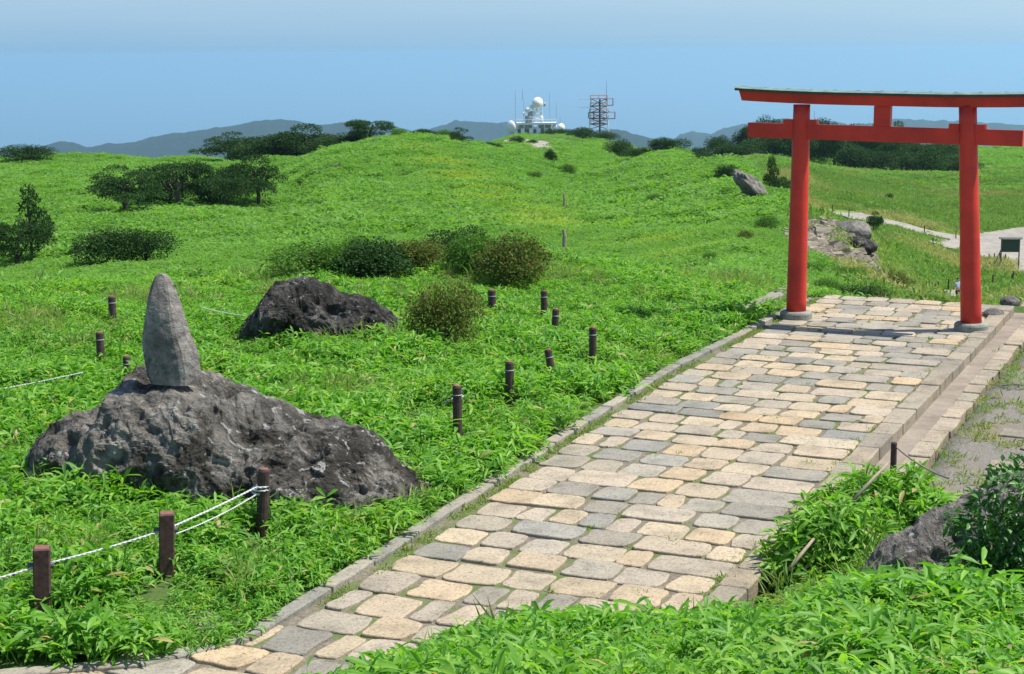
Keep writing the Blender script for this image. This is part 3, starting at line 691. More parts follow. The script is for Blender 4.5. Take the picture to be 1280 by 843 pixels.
def beam(name, x0, x1, z0, z1, hw0, hw1, material, curve=0, tilt=0, cut=0, nseg=40):
    mb = MB(); V_ = []
    for i in range(nseg+1):
        u = i/nseg; x = x0+(x1-x0)*u; c = sag(x, curve) if curve else 0; c += tilt*(x-1.5)
        e = cut*(1-2*u)
        for (w, z, k) in ((-hw0, z0, 1), (hw0, z0, 1), (hw1, z1, 0), (-hw1, z1, 0)): V_.append((x+(cut*(1 if i == 0 else -1 if i == nseg else 0))*k, w, z+c))
    F_ = []
    for i in range(nseg):
        for j in range(4): F_.append((i*4+j, i*4+4+j, i*4+4+(j+1) % 4, i*4+(j+1) % 4))
    F_.append((0, 1, 2, 3)); F_.append(tuple(nseg*4+j for j in (3, 2, 1, 0)))
    return link(name, V_, F_, material, tor)
TI = -.016
beam('lintel', -1.15, 4.2, 3.99, 4.17, .13, .15, M['red'], .045, TI, .05)
beam('lintel_roof', -1.22, 4.27, 4.172, 4.215, .19, .2, M['copper'], .045, TI, .0)
bpy.context.scene.objects['lintel_roof'].data.materials[0] = M['roof_edge']
cap = beam('roof_cap', -1.235, 4.285, 4.217, 4.25, .21, .1, M['copper'], .045, TI, .0)
beam('tie_beam', -.99, 4.0, 3.345, 3.62, .075, .075, M['red'], 0, TI, 0)
mb = MB(); mb.box((1.38, -.07, 3.622), (1.68, .07, 3.985)); mb.build('center_strut', M['red'], tor)
for x, z in ((-.205, 3.645), (.235, 3.64), (2.82, 3.6), (3.27, 3.59)):
    mb = MB(); mb.box((x-.09, -.1, z-.02), (x+.09, .1, z+.085)); mb.build('wedge', M['red'], tor)
# roofing seams on the copper
for i in range(13):
    x = -1.1+i*.435; z = 4.25+sag(x, .045)+TI*(x-1.5); mb = MB(); mb.box((x-.012, -.1, z-.03), (x+.012, .1, z+.008)); mb.build('roof_seam', M['copper'], cap)

# low kerb and slabs behind the left pillar
kb = empty('stone_coping', (*onz(935, 400), 0)); tag(kb, 'weathered stone coping running behind the left torii pillar', 'coping')
pts = [onz(918, 401), onz(955, 392), onz(990, 374), onz(1012, 366)]
k0 = len(bpy.data.objects)
kerb([(p[0]-kb.location.x, p[1]-kb.location.y) for p in pts], .3, lambda: RNG.uniform(.7, 1.3), -.3, .2, kb, name='coping_stone', cols=[(.28,.265,.23)])
for (px, py, w, lb) in ((1262, 378, .2, 'squared pale stone at the far end of the gutter kerb'), (1241, 395, .22, 'broken kerb block beside the right pillar foot')):
    x_, y_ = onz(px, py); o = lump('stone_block', (x_, y_, .0), w, w*.8, w*.65, M['rock_pale'], px, .22); tag(o, lb, 'stone block')

# ------------------------------------------------------------------ posts and ropes
def round_post(px, ptop, pbase, dia, r, label, group, lean=0, band=True):
    x, y = onz(px, pbase, .2); r = math.hypot(x, y); g = float(height(x, y)); top = atr(px, ptop, r)[2]; h = max(.35, top-g)
    t = empty('wooden_post', (x, y, g)); t.rotation_euler = (0, lean, 0)
    mb = MB(); R0 = dia/2
    mb.tube([(0, 0, -.3), (0, 0, h*.5), (0, 0, h-.015), (0, 0, h)], [R0*1.03, R0, R0*.98, R0*.86], 14)
    mb.build('shaft', M['post'], t)
    mb = MB(); mb.lathe([(R0*.8, 0), (R0*.76, .012), (R0*.3, .018)], 14, (0, 0, h)); mb.build('end_grain', M['post_top'], t)
    if band:
        mb = MB(); mb.lathe([(R0+.001, 0), (R0+.005, .003), (R0+.005, .011), (R0+.001, .014)], 14, (0, 0, h-.12)); mb.build('metal_band', M['steel'], t)
    foot(x, y-.3, .2, .42); tag(t, label, 'post', group); return t, h
G1 = 'brown wooden posts standing in the bamboo grass'
round_post(572, 483, 532, .125, 20.6, 'brown post nearest the big boulder on its right, top wound with thin wire', G1, 0)
round_post(637, 453, 493, .125, 22.9, 'brown post standing second from the big boulder along the way', G1)
round_post(692, 437, 462, .12, 24.3, 'short brown post leaning towards the left in the grass', G1, -.16)
round_post(741, 410, 441, .125, 25.6, 'brown post closest to the stone way, with splintered foot', G1)
round_post(693, 387, 409, .125, 28.2, 'brown post just in front of the one by the large green bush', G1, .05)
round_post(680, 364, 385, .125, 30.8, 'brown post standing at the right edge of the large green bush', G1)
round_post(615, 363, 378, .16, 31.5, 'brown post half hidden before the large green bush', G1)
round_post(530, 366, 376, .12, 32, 'brown post top peeping out left of the bronze bush', G1)
round_post(141, 371, 398, .14, 30.5, 'farthest brown post left of the upright stone', G1)
round_post(126, 416, 446, .13, 26.5, 'brown post midway left of the upright stone', G1)
round_post(159, 446, 462, .12, 24, 'brown post top just behind the boulder, left of the upright stone', G1)
def square_post(px, ptop, pbase, w, r, label):
    x, y = onz(px, pbase, .15); r = math.hypot(x, y); g = float(height(x, y)); h = atr(px, ptop, r)[2]-g
    t = empty('square_post', (x, y, g), .15); t.rotation_euler = (0, .045, .22)
    mb = MB(); a = w/2; b = .012
    for z0, z1, q0, q1 in ((-.3, h-b, a, a), (h-b, h, a, a-b)):
        pass
    ring = lambda q, z: [(-q+b, -q, z), (q-b, -q, z), (q, -q+b, z), (q, q-b, z), (q-b, q, z), (-q+b, q, z), (-q, q-b, z), (-q, -q+b, z)]
    V_ = ring(a, -.3)+ring(a, h-b)+ring(a-b, h)
    F_ = [(i*8+j, i*8+(j+1) % 8, i*8+8+(j+1) % 8, i*8+8+j) for i in range(2) for j in range(8)]
    link('shaft', V_, F_+[tuple(range(8))[::-1]], M['post_sq'], t)
    link('top_face', ring(a-b, h+.001), [tuple(range(8))], M['post_top'], t)
    for e0, e1 in ((-a-.05, -a), (a, a+.03)):
        mb = MB(); mb.tube([(e0, 0, h-.17), (e1, 0, h-.17)], .028, 10); mb.build('rope_grommet', M['steel_dark'], t)
    foot(x, y-.35, .22, .5); tag(t, label, 'post', 'square posts carrying the rope'); return Vector((x, y, g)), h
p1, h1 = square_post(52, 684, 748, .15, 16.1, 'square rusty brown post nearest the left edge, carrying the rope')
p2, h2 = square_post(208, 641, 710, .145, 16.9, 'square rusty brown post midway along the rope in front of the boulder')
tp, h3 = round_post(327, 587, 650, .13, 17.9, 'round brown post at the boulder foot, wound with white rope', None, .06, False)
p3 = tp.location.copy()
def rope(name, pts, rad, material, label, strands=2, n=80, sagd=0):
    """a laid rope: strands twisted round the line."""
    P_ = [Vector(p) for p in pts]; L = [0]
    for a, b in zip(P_[:-1], P_[1:]): L.append(L[-1]+(b-a).length)
    mb = MB(); n = max(n, int(L[-1]/.03))
    for k in range(strands):
        out = []
        for i in range(n+1):
            q = L[-1]*i/n; j = min(len(P_)-2, next((j for j in range(len(P_)-1) if L[j+1] >= q), len(P_)-2))
            u = (q-L[j])/max(1e-6, L[j+1]-L[j]); p = P_[j].lerp(P_[j+1], u)
            w = q/(rad*9)*2*PI+k*2*PI/strands; t = (P_[j+1]-P_[j]).normalized(); a = t.cross(Vector((0,0,1)))
            a = a.normalized() if a.length > .01 else Vector((1,0,0)); b = t.cross(a)
            p = p+(a*math.cos(w)+b*math.sin(w))*rad*.5; out.append(p)
        mb.tube(out, rad*.62, 6)
    o = mb.build(name, material, None, True); tag(o, label, 'rope'); return o
def hang(a, b, sg, n=10): return [tuple(Vector(a).lerp(Vector(b), i/n)-Vector((0, 0, sg*4*(i/n)*(1-i/n)))) for i in range(n+1)]
zr = .17
a1 = (p1.x, p1.y, p1.z+h1-zr); a2 = (p2.x, p2.y, p2.z+h2-zr); a3 = (p3.x-.03, p3.y-.075, p3.z+h3-.17)
off = Vector((p1.x-p2.x, p1.y-p2.y, -.0)); a0 = (p1.x+off.x*1.0, p1.y+off.y, a1[2]-.02)
line = hang(a0, a1, .03)+hang(a1, a2, .015)[1:]+hang(a2, a3, .012)[1:]
coil = [(p3.x+.085*math.cos(w), p3.y+.085*math.sin(w), p3.z+h3-.17-.075*(w+PI/2)/(4*PI)) for w in np.linspace(-PI/2, 3.5*PI, 44)]
rope('rope', line+coil, .0115, M['rope'], 'white rope strung through the square posts and wound on the round post')
rope('rope', hang((a2[0]+.08, a2[1], a2[2]-.05), (a3[0], a3[1]-.01, a3[2]-.075), .03), .008, M['rope'], 'second white rope sagging just below the main one near the round post')
q0, q1 = onz(24, 520), onz(66, 512)
rope('rope', hang((q0[0]-1, q0[1]-.2, .3), (q1[0]+.3, q1[1]+.6, .42), .02), .009, M['rope'], 'thin white rope left of the big boulder vanishing in the grass')
q0, q1 = atr(250, 363, 29.5), atr(306, 368, 28.5)
rope('rope', hang((q0[0], q0[1], .45), (q1[0], q1[1], .42), .02), .01, M['rope'], 'pale thin rope in the grass behind the blackish boulder')
w0 = atr(572, 497, 20.55)
mb = MB(); mb.tube([(w0[0]+.075*math.cos(w), w0[1]+.075*math.sin(w), w0[2]+.02*math.cos(w)) for w in np.linspace(0, 2*PI, 17)]+[(w0[0]-.18, w0[1]-.05, w0[2]-.05)], .007, 6)
tag(mb.build('wire', M['rope'], None, True), 'thin pale wire wound round the post right of the boulder', 'wire')
# stake, dark rope and dead sticks at the right
x_, y_, _ = atr(1117, 572, 18.4); g_ = float(height(x_, y_)); zt = atr(1117, 553, 18.4)[2]
mb = MB(); mb.tube([(x_, y_, g_-.2), (x_, y_, zt-.01), (x_, y_, zt)], [.04, .036, .026], 12)
tag(mb.build('stake', M['post'], None), 'short dark stake at the near end of the gutter', 'stake')
e_ = atr(1186, 598, 15.6)
rope('rope', hang((x_+.03, y_, zt-.06), e_, .04), .011, M['rope_dark'], 'dark weathered rope slanting from the short stake towards the glossy shrub')
for (ax, ay, bx, by, r, lb) in ((988, 710, 1022, 668, 14.6, 'bare pale stick leaning before the leafy mound by the way'), (1066, 626, 1112, 577, 16.6, 'bare thin stick poking out behind the leafy mound')):
    a, b = atr(ax, ay, r), atr(bx, by, r+.5); mb = MB(); mid = tuple((a[i]+b[i])/2+(.01, 0, .015)[i] for i in range(3))
    mb.tube([a, mid, b], [.02, .018, .012], 8); tag(mb.build('stick', M['driftwood'], None, True), lb, 'stick')
# grey stakes on the hillside and little posts along the far paths
for px, py, r, h, lb in ((705, 326, 82, .9, 'grey wooden stake low on the hillside'), (705, 254, 128, 1.0, 'grey wooden stake high on the hillside'), (1043, 266, 150, 2.2, 'grey dead trunk standing by the far footpath')):
    p = place(px, py, r); mb = MB(); mb.tube([(p[0], p[1], p[2]-.3), (p[0]+.03, p[1], p[2]+h*.6+.3), (p[0]-.02, p[1], p[2]+h+.3)], [.11, .1, .08], 8); tag(mb.build('stake', M['driftwood'], None), lb, 'stake')
def small_posts(line, step, side, label, group, h=.8):
    P_ = resample(line, lambda: step); mbp = MB(); mbp.tube([(0, 0, -.2), (0, 0, h*.6), (0, 0, h-.02), (0, 0, h)], [.065, .06, .06, .045], 8)
    proto = None
    ORD = 'first second third fourth fifth sixth seventh eighth ninth tenth eleventh twelfth'.split()
    for k, (a, b) in enumerate(zip(P_[:-1], P_[1:])):
        t = np.array(b)-np.array(a); t /= np.linalg.norm(t); q = np.array(a)+np.array((-t[1], t[0]))*side
        loc = (*q, float(height(*q))+.15)
        if proto is None: proto = o = mbp.build('guide_post', M['post'], None)
        else: o = proto.copy(); C.objects.link(o)
        o.location = loc; tag(o, ORD[min(k, 11)]+' from the left, '+label, 'post', group)
small_posts(FAR_PATH, 4.5, -1.6, 'small dark guide post beside the pale far footpath', 'guide posts along the far footpath')
small_posts(LOWER_PATH, 2.6, 1.9, 'small dark guide post behind the lower footpath', 'guide posts behind the lower footpath')
small_posts(LOWER_PATH[1:], 3.0, -1.9, 'small dark guide post in front of the lower footpath', 'guide posts before the lower footpath')
small_posts([hit(1166, 308)[:2], hit(1215, 320)[:2], hit(1262, 333)[:2]], 3.2, 0, 'small dark guide post on the near edge of the gravel lot', 'guide posts at the gravel lot edge')

# ------------------------------------------------------------------ signboard, person
p = place(1262, 330, 150); p = (p[0], p[1], p[2]+.9)
sg = empty('signboard', p, -.15); tag(sg, 'dark green notice board on two legs beside the gravel lot', 'signboard')
for x in (-.78, .78):
    mb = MB(); mb.box((x-.05, -.05, -1.3), (x+.05, .05, 2.0)); mb.build('leg', M['steel_dark'], sg)
mb = MB(); mb.tube([(-.8, .05, 1.0), (-1.5, .4, -1.0)], .04, 6); mb.build('brace', M['steel_dark'], sg)
mb = MB(); mb.box((-.725, -.03, .8), (.725, .03, 1.95)); mb.build('board', M['board'], sg)
mb = MB(); mb.add([(-1, -.3, 2.0), (1, -.3, 2.0), (1, .3, 2.0), (-1, .3, 2.0), (-1, 0, 2.16), (1, 0, 2.16), (-1, -.3, 2.05), (1, -.3, 2.05), (-1, .3, 2.05), (1, .3, 2.05)], [(0, 3, 2, 1), (6, 7, 5, 4), (9, 8, 4, 5), (0, 1, 7, 6), (2, 3, 8, 9), (0, 6, 4, 8, 3), (1, 2, 9, 5, 7)]); mb.build('board_roof', M['steel_dark'], sg)

def skin(name, pts, edges, material, parent, sub=2):
    me = bpy.data.meshes.new(name); me.from_pydata([p[:3] for p in pts], edges, []); me.materials.append(material)
    o = bpy.data.objects.new(name, me); C.objects.link(o); o.parent = parent
    o.modifiers.new('skin', 'SKIN'); sk = me.skin_vertices[0].data
    for i, p in enumerate(pts): sk[i].radius = (p[3], p[4] if len(p) > 4 else p[3])
    sk[0].use_root = True
    md = o.modifiers.new('sub', 'SUBSURF'); md.levels = sub; md.render_levels = sub; return o
p = place(1196.5, 374, 116)
per = empty('person', p, .3); tag(per, 'person in pale blue shirt and dark shorts walking on the lower footpath', 'person')
b_ = [(0,0,.93,.13,.1),(0,0,1.12,.12,.09),(0,0,1.32,.15,.1),(0,0,1.44,.07,.06),(0,-.01,1.5,.05,.05),(0,-.02,1.6,.075,.09),(0,-.02,1.68,.07,.08),
      (-.17,0,1.4,.05,.05),(-.25,.02,1.14,.04,.04),(-.24,-.12,.92,.028,.028),(-.24,-.17,.84,.025,.035),
      (.17,0,1.4,.05,.05),(.25,.03,1.14,.04,.04),(.26,-.02,.9,.028,.028),(.26,-.05,.82,.025,.035),
      (-.09,0,.86,.085,.085),(-.1,-.08,.48,.055,.055),(-.1,.04,.09,.035,.035),(-.1,-.09,.03,.035,.028),
      (.09,0,.86,.085,.085),(.1,.06,.48,.055,.055),(.1,.18,.12,.035,.035),(.1,.08,.04,.035,.028)]
e_ = [(0,1),(1,2),(2,3),(3,4),(4,5),(5,6),(2,7),(7,8),(8,9),(9,10),(2,11),(11,12),(12,13),(13,14),(0,15),(15,16),(16,17),(17,18),(0,19),(19,20),(20,21),(21,22)]
skin('body', b_, e_, M['skin'], per)
skin('shirt', [(0,0,.95,.155,.12),(0,0,1.14,.145,.11),(0,0,1.34,.17,.12),(0,0,1.43,.09,.07),(-.18,0,1.4,.068,.068),(-.24,.02,1.2,.06,.06),(.18,0,1.4,.068,.068),(.24,.03,1.2,.06,.06)], [(0,1),(1,2),(2,3),(2,4),(4,5),(2,6),(6,7)], M['shirt'], per)
skin('shorts', [(0,0,.95,.15,.115),(-.09,0,.84,.1,.1),(-.1,-.07,.54,.08,.08),(.09,0,.84,.1,.1),(.1,.05,.54,.08,.08)], [(0,1),(1,2),(0,3),(3,4)], M['shorts'], per)
h_ = lump('hair', (0, .015, 1.67), .085, .105, .085, M['hair'], 2, .06, 2); h_.parent = per
skin('shoes', [(-.1,.04,.06,.045,.04),(-.1,-.1,.035,.05,.035)], [(0,1)], M['hair'], per, 1)

# ------------------------------------------------------------------ radio station and mast far off (1 photo pixel = about 0.25 m)
STR = 500
sb = place(670, 168, STR); sb = (sb[0], sb[1], EYE+atr(670, 167.5, STR)[2]-EYE); azs_ = -math.atan2(sb[0], sb[1])
stn = empty('radio_station', sb, azs_); tag(stn, 'grey radio relay station crowded with white dish antennas on the hilltop', 'radio station')
K = STR/F
base_z = 0.3
mb = MB(); mb.box((-6, -3, 2.9), (6.3, 3, 3.5)); mb.build('deck', M['white'], stn)
mb = MB(); mb.box((-5.2, -2.2, -1), (-1.2, 2.2, 2.9)); mb.box((.8, -2.0, -1), (4.6, 2.0, 2.9)); mb.build('equipment_house', M['steel'], stn)
for x in (-5.9, -3.6, -1.0, .6, 2.6, 4.8, 6.1):
    mb = MB(); mb.box((x-.13, -2.9, -1), (x+.13, -2.64, 2.9)); mb.build('column', M['white'], stn)
for x0, x1 in ((-5.9, -3.6), (-1, .6), (2.6, 4.8)):
    mb = MB(); mb.tube([(x0, -2.8, 0), (x1, -2.8, 2.8)], .08, 4); mb.tube([(x1, -2.8, 0), (x0, -2.8, 2.8)], .08, 4); mb.build('cross_brace', M['steel'], stn)
mb = MB()
for z in (4.0, 4.5): mb.tube([(-6, -3, z), (6.3, -3, z)], .045, 4)
for i in range(14): mb.tube([(-6+i*.946, -3, 3.5), (-6+i*.946, -3, 4.5)], .04, 4)
mb.build('railing', M['white'], stn)
for i, x in enumerate((-5.2, -4.2, -3.0, -1.6, -.4, 1.0, 2.0, 3.3, 4.4, 5.6)):
    mb = MB(); mb.box((x-.45, -2.98, .3), (x+.45, -2.2, 1.5+.3*(i % 2))); mb.build('cabinet', M['white'] if i % 2 else M['steel_dark'], stn)
mb = MB()
for x in (-1.2, 2.2):
    for y in (-1.2, 1.2): mb.tube([(x, y, 3.5), (x*.7+.2, y*.7, 8.6)], .14, 5)
for z in (4.8, 6.2, 7.6):
    q = 1-(z-3.5)/17; a, b = -1.2*q, 2.2*q
    for (u, w) in (((a, -1.2*q), (b, -1.2*q)), ((b, -1.2*q), (b, 1.2*q)), ((b, 1.2*q), (a, 1.2*q)), ((a, 1.2*q), (a, -1.2*q))): mb.tube([(*u, z), (*w, z)], .1, 4)
    mb.tube([(a, -1.2*q, z-1.3), (b, -1.2*q, z)], .08, 4); mb.tube([(b, -1.2*q, z-1.3), (a, -1.2*q, z)], .08, 4)
mb.build('lattice_frame', M['white'], stn)
mb = MB(); mb.box((-3.4, -.8, 3.5), (-.9, .8, 5.6)); mb.box((-2.5, -.6, 5.6), (-.4, .6, 7.0)); mb.build('stepped_frame', M['steel'], stn)
def dish(px, py, w, h, yaw, name='dish_antenna', m_=None):
    c = Vector(((px-670)*K, -1.6 if abs(px-670) < 20 else -2.0, (168-py)*K))
    d = empty_dish = empty(name, c); d.parent = stn; d.rotation_euler = (0, 0, yaw)
    R0 = h*K/2; mb = MB(); prof = [(R0*.12, .55*R0), (R0*.5, .45*R0), (R0*.82, .22*R0), (R0, 0), (R0, -.12*R0), (R0*.85, -.3*R0), (R0*.45, -.52*R0), (.04, -.62*R0)]
    n = 20; V_ = []; 
    for r_, q in prof:
        for j in range(n): V_.append((r_*math.cos(2*PI*j/n), -(-q), r_*math.sin(2*PI*j/n)))
    F_ = [(i*n+j, i*n+(j+1) % n, i*n+n+(j+1) % n, i*n+n+j) for i in range(len(prof)-1) for j in range(n)]+[tuple(range(n)), tuple((len(prof)-1)*n+j for j in range(n))]
    link('reflector', V_, F_, m_ or M['white'], d, True)
    mb = MB(); mb.tube([(0, .3*R0, -R0*1.3), (0, .5*R0, 0)], .12, 5); mb.build('mount', M['steel'], d)
dish(639.6, 159, 10, 16, -.9); dish(701, 160, 9, 10, .5); dish(672, 130, 12, 14.5, .45); dish(681, 131.5, 6, 5, 1.2, m_=M['steel']); dish(659.5, 138.5, 6, 6, -.3); dish(654.5, 143.2, 4, 4.5, -.5)
dish(693, 159, 5, 6, .2); dish(647, 161, 5, 6, .4); dish(663, 147, 4, 4, -.2); dish(677, 148, 5, 5, .7); dish(665, 134, 5, 6, -.5); dish(668.5, 143, 4, 4, .0)
for px, t_, b__ in ((644.8, 114, 152), (653.7, 113, 126), (655.2, 125, 152), (687.3, 117, 151), (695.3, 131, 151), (700, 145, 158)):
    mb = MB(); x = (px-670)*K; mb.tube([(x, -.5, (168-b__)*K), (x, -.5, (168-t_)*K)], [.09, .05], 5); mb.build('whip_antenna', M['steel'], stn)
tb = place(751, 167, 480); tb = (tb[0], tb[1], atr(751, 167, 480)[2]); KT = 480/F
tw = empty('lattice_tower', tb, -math.atan2(tb[0], tb[1])); tw.scale = (1.25, 1.25, 1.02); tag(tw, 'faded red and white steel lattice tower with side platforms on the hilltop', 'tower')
mb = MB(); H_ = 10.2
def tx(px): return (px-751)*KT
def tz(py): return (168-py)*KT
for sx in (-1, 1):
    for sy in (-1, 1): mb.tube([(tx(749.5)+sx*2.35, sy*2.3, -1), (tx(748.5)+sx*1.75, sy*1.7, tz(126))], .15, 5)
mb.build('leg_frame', M['white'], tw)
for zpy, w in ((126, 2.0), (135, 2.0), (142.5, 2.2), (150, 2.3), (156.5, 2.2)):
    mb = MB(); z = tz(zpy); mb.box((tx(749)-w, -w, z-.1), (tx(749)+w, w, z+.1)); f_ = mb.build('platform', M['redsteel'], tw)
    mb = MB()
    for y in (-w, w): mb.tube([(tx(749)-w, y, z+.9), (tx(749)+w, y, z+.9)], .06, 4)
    for x in (tx(749)-w, tx(749), tx(749)+w): mb.tube([(x, -w, z), (x, -w, z+.9)], .05, 4); mb.tube([(x, w, z), (x, w, z+.9)], .05, 4); mb.tube([(x, -w, z+.9), (x, w, z+.9)], .06, 4)
    mb.build('guard_rail', M['redsteel'], f_)
for z0, z1 in ((162, 156.5), (156.5, 150), (150, 142.5), (142.5, 135), (135, 126)):
    mb = MB(); a, b = tz(z0), tz(z1)
    mb.tube([(tx(749)-1.9, -1.9, a), (tx(749)+1.8, -1.8, b)], .1, 4); mb.tube([(tx(749)+1.9, -1.9, a), (tx(749)-1.8, -1.8, b)], .1, 4); mb.build('cross_brace', M['redsteel'], tw)
mb = MB(); mb.box((tx(750)-.2, -.2, -1), (tx(750)+.2, .2, tz(127))); mb.build('cable_shaft', M['steel_dark'], tw)
for x0, x1, z0, z1 in ((757, 763, 134, 126), (757, 765, 150, 142), (739, 744, 149, 143)):
    mb = MB()
    for x in (x0, x1):
        for z in (z0, z1): mb.tube([(tx(x), -1.6, tz(z)), (tx(x), 1.6, tz(z))], .12, 4)
        mb.tube([(tx(x), -1.6, tz(z0)), (tx(x), -1.6, tz(z1))], .12, 4); mb.tube([(tx(x), 1.6, tz(z0)), (tx(x), 1.6, tz(z1))], .12, 4)
    for z in (z0, z1): mb.tube([(tx(x0), -1.6, tz(z)), (tx(x1), -1.6, tz(z))], .12, 4)
    mb.build('side_cage', M['redsteel'], tw)
mb = MB(); mb.tube([(tx(756.5), 0, tz(126)), (tx(756.5), 0, tz(104.5))], [.09, .04], 5); mb.build('lightning_rod', M['steel'], tw)
for py, x0 in ((126.5, 728), (136, 728)):
    mb = MB(); z = tz(py); mb.tube([(tx(x0), -1.5, z), (tx(743), -1.5, z)], .06, 4)
    for i in range(5): x = tx(x0)+i*.6; mb.tube([(x, -2.3, z), (x, -.7, z)], .045, 4)
    mb.build('yagi_antenna', M['steel'], tw)
mb = MB(); q = atr(1018, 152, 900); mb.tube([(q[0], q[1], q[2]-30), (q[0], q[1], q[2]+6)], [.25, .12], 5); tag(mb.build('radio_mast', M['steel'], None), 'very thin distant mast seen between the torii pillars', 'mast')

# ------------------------------------------------------------------ leaves, tufts, crowns
def setattr_f(me, nm, vals, dom='POINT'):
    a = me.attributes.new(nm, 'FLOAT', dom); a.data.foreach_set('value', np.asarray(vals, np.float32))
def leaves_mesh(name, specs, material, segs=2):
    """specs: list of (base, dir, up, length, width, droop, tone): folded lance-shaped leaves."""
    V_ = []; F_ = []; T = []
    for b, d, up, L, w, dr, tn in specs:
        d = d/np.linalg.norm(d); side = np.cross(d, up); side /= max(1e-6, np.linalg.norm(side)); nn = np.cross(side, d)
        k = len(V_); V_.append(b); T.append(tn)
        ws = [.85, 1.0, .55][:segs] if segs > 1 else [1.0]
        for i in range(1, segs+1):
            u = i/(segs+1); c = b+d*L*u-np.array((0, 0, 1))*dr*L*u*u; ww = w*ws[i-1]*.5
            V_ += [c-side*ww+nn*ww*.45, c, c+side*ww+nn*ww*.45]; T += [tn]*3
        V_.append(b+d*L*.97-np.array((0, 0, 1))*dr*L); T.append(tn)
        F_ += [(k, k+1, k+2), (k, k+2, k+3)]
        for i in range(segs-1):
            q = k+1+3*i; F_ += [(q, q+3, q+4, q+1), (q+1, q+4, q+5, q+2)]
        q = k+1+3*(segs-1); F_ += [(q, q+3, q+1), (q+1, q+3, q+2)]
    me = bpy.data.meshes.new(name); me.from_pydata([tuple(map(float, v)) for v in V_], [], F_); me.materials.append(material)
    me.polygons.foreach_set('use_smooth', [True]*len(me.polygons))
    setattr_f(me, 'tone', T); me.update(); return me
def proto_collection(name, meshes):
    col = bpy.data.collections.new(name)
    for i, me in enumerate(meshes): o = bpy.data.objects.new(me.name, me); col.objects.link(o)
    return col
Z1 = np.array((0, 0, 1.))
def sasa_tuft(seed, material, H=.34, nl=11, L=.2, W=.034, spread=.16, segs=2):
    g = np.random.default_rng(seed); sp = []
    for c in range(3):
        th = g.uniform(0, 2*PI); hh = H*g.uniform(.55, 1.1); root = np.array((math.cos(th), math.sin(th), 0))*spread*g.uniform(.2, 1)
        top = root*1.5+Z1*hh; n = nl//3+1
        # stem
        sp.append((root, top-root+1e-3, np.array((1, 0, .2)), np.linalg.norm(top-root), .008, 0, .25))
        for i in range(n):
            a = th+i*2.4+g.normal(0, .4); el = g.uniform(-.15, .95)
            d = np.array((math.cos(a)*math.cos(el), math.sin(a)*math.cos(el), math.sin(el)))
            bb = root+(top-root)*g.uniform(.6, 1); tn = g.random()
            sp.append((bb, d, Z1+g.normal(0, .35, 3), L*g.uniform(.65, 1.2), W*g.uniform(.8, 1.3), g.uniform(.15, .5), tn))
    return leaves_mesh('sasa_tuft', sp, material, segs)
def patch_mesh(seed, material, R0=.5, n=46, L=.26, W=.07, H=.35, name='patch', up=.5):
    g = np.random.default_rng(seed); sp = []
    for i in range(n):
        r_ = R0*math.sqrt(g.random()); a = g.uniform(0, 2*PI); h = H*(1-.6*(r_/R0)**2)*g.uniform(.45, 1.05)
        aa = g.uniform(0, 2*PI); el = g.uniform(-.1, .9)*up*1.7
        d = np.array((math.cos(aa)*math.cos(el), math.sin(aa)*math.cos(el), math.sin(el)))
        sp.append((np.array((r_*math.cos(a), r_*math.sin(a), h)), d, Z1+g.normal(0, .4, 3), L*g.uniform(.7, 1.3), W*g.uniform(.7, 1.3), g.uniform(.1, .5), g.random()))
    return leaves_mesh(name, sp, material, 1)
def scatter(name, P3, rot, scl, tint, col, nvar, material=None, label=None, cat=None, seed=0, kind='stuff'):
    me = bpy.data.meshes.new(name); me.vertices.add(len(P3)); me.vertices.foreach_set('co', np.asarray(P3, np.float32).ravel())
    a = me.attributes.new('rot', 'FLOAT_VECTOR', 'POINT'); a.data.foreach_set('vector', np.asarray(rot, np.float32).ravel())
    setattr_f(me, 'scl', scl); setattr_f(me, 'tint', tint)
    a = me.attributes.new('idx', 'INT', 'POINT'); a.data.foreach_set('value', np.random.default_rng(seed).integers(0, nvar, len(P3)).astype(np.int32))
    o = bpy.data.objects.new(name, me); C.objects.link(o)
    ng = bpy.data.node_groups.new(name+'_scatter', 'GeometryNodeTree')
    ng.interface.new_socket('Geometry', in_out='INPUT', socket_type='NodeSocketGeometry'); ng.interface.new_socket('Geometry', in_out='OUTPUT', socket_type='NodeSocketGeometry')
    n = ng.nodes; l = ng.links; gi = n.new('NodeGroupInput'); go = n.new('NodeGroupOutput')
    ip = n.new('GeometryNodeInstanceOnPoints'); ci = n.new('GeometryNodeCollectionInfo'); ci.inputs['Collection'].default_value = col
    ci.inputs['Separate Children'].default_value = True; ci.inputs['Reset Children'].default_value = True
    def na(nm, t): q = n.new('GeometryNodeInputNamedAttribute'); q.data_type = t; q.inputs['Name'].default_value = nm; return q.outputs['Attribute']
    e2r = n.new('FunctionNodeEulerToRotation'); l.new(na('rot', 'FLOAT_VECTOR'), e2r.inputs[0])
    l.new(gi.outputs[0], ip.inputs['Points']); l.new(ci.outputs[0], ip.inputs['Instance']); ip.inputs['Pick Instance'].default_value = True
    l.new(na('idx', 'INT'), ip.inputs['Instance Index']); l.new(e2r.outputs[0], ip.inputs['Rotation'])
    l.new(na('scl', 'FLOAT'), ip.inputs['Scale']); l.new(ip.outputs[0], go.inputs[0])
    md = o.modifiers.new('scatter', 'NODES'); md.node_group = ng
    tag(o, label, cat, kind=kind); return o
def sector(n, r0, r1, a0, a1, g): 
    r_ = np.sqrt(g.uniform(r0*r0, r1*r1, n)); a = g.uniform(a0, a1, n); return r_*np.sin(a), r_*np.cos(a), r_, a
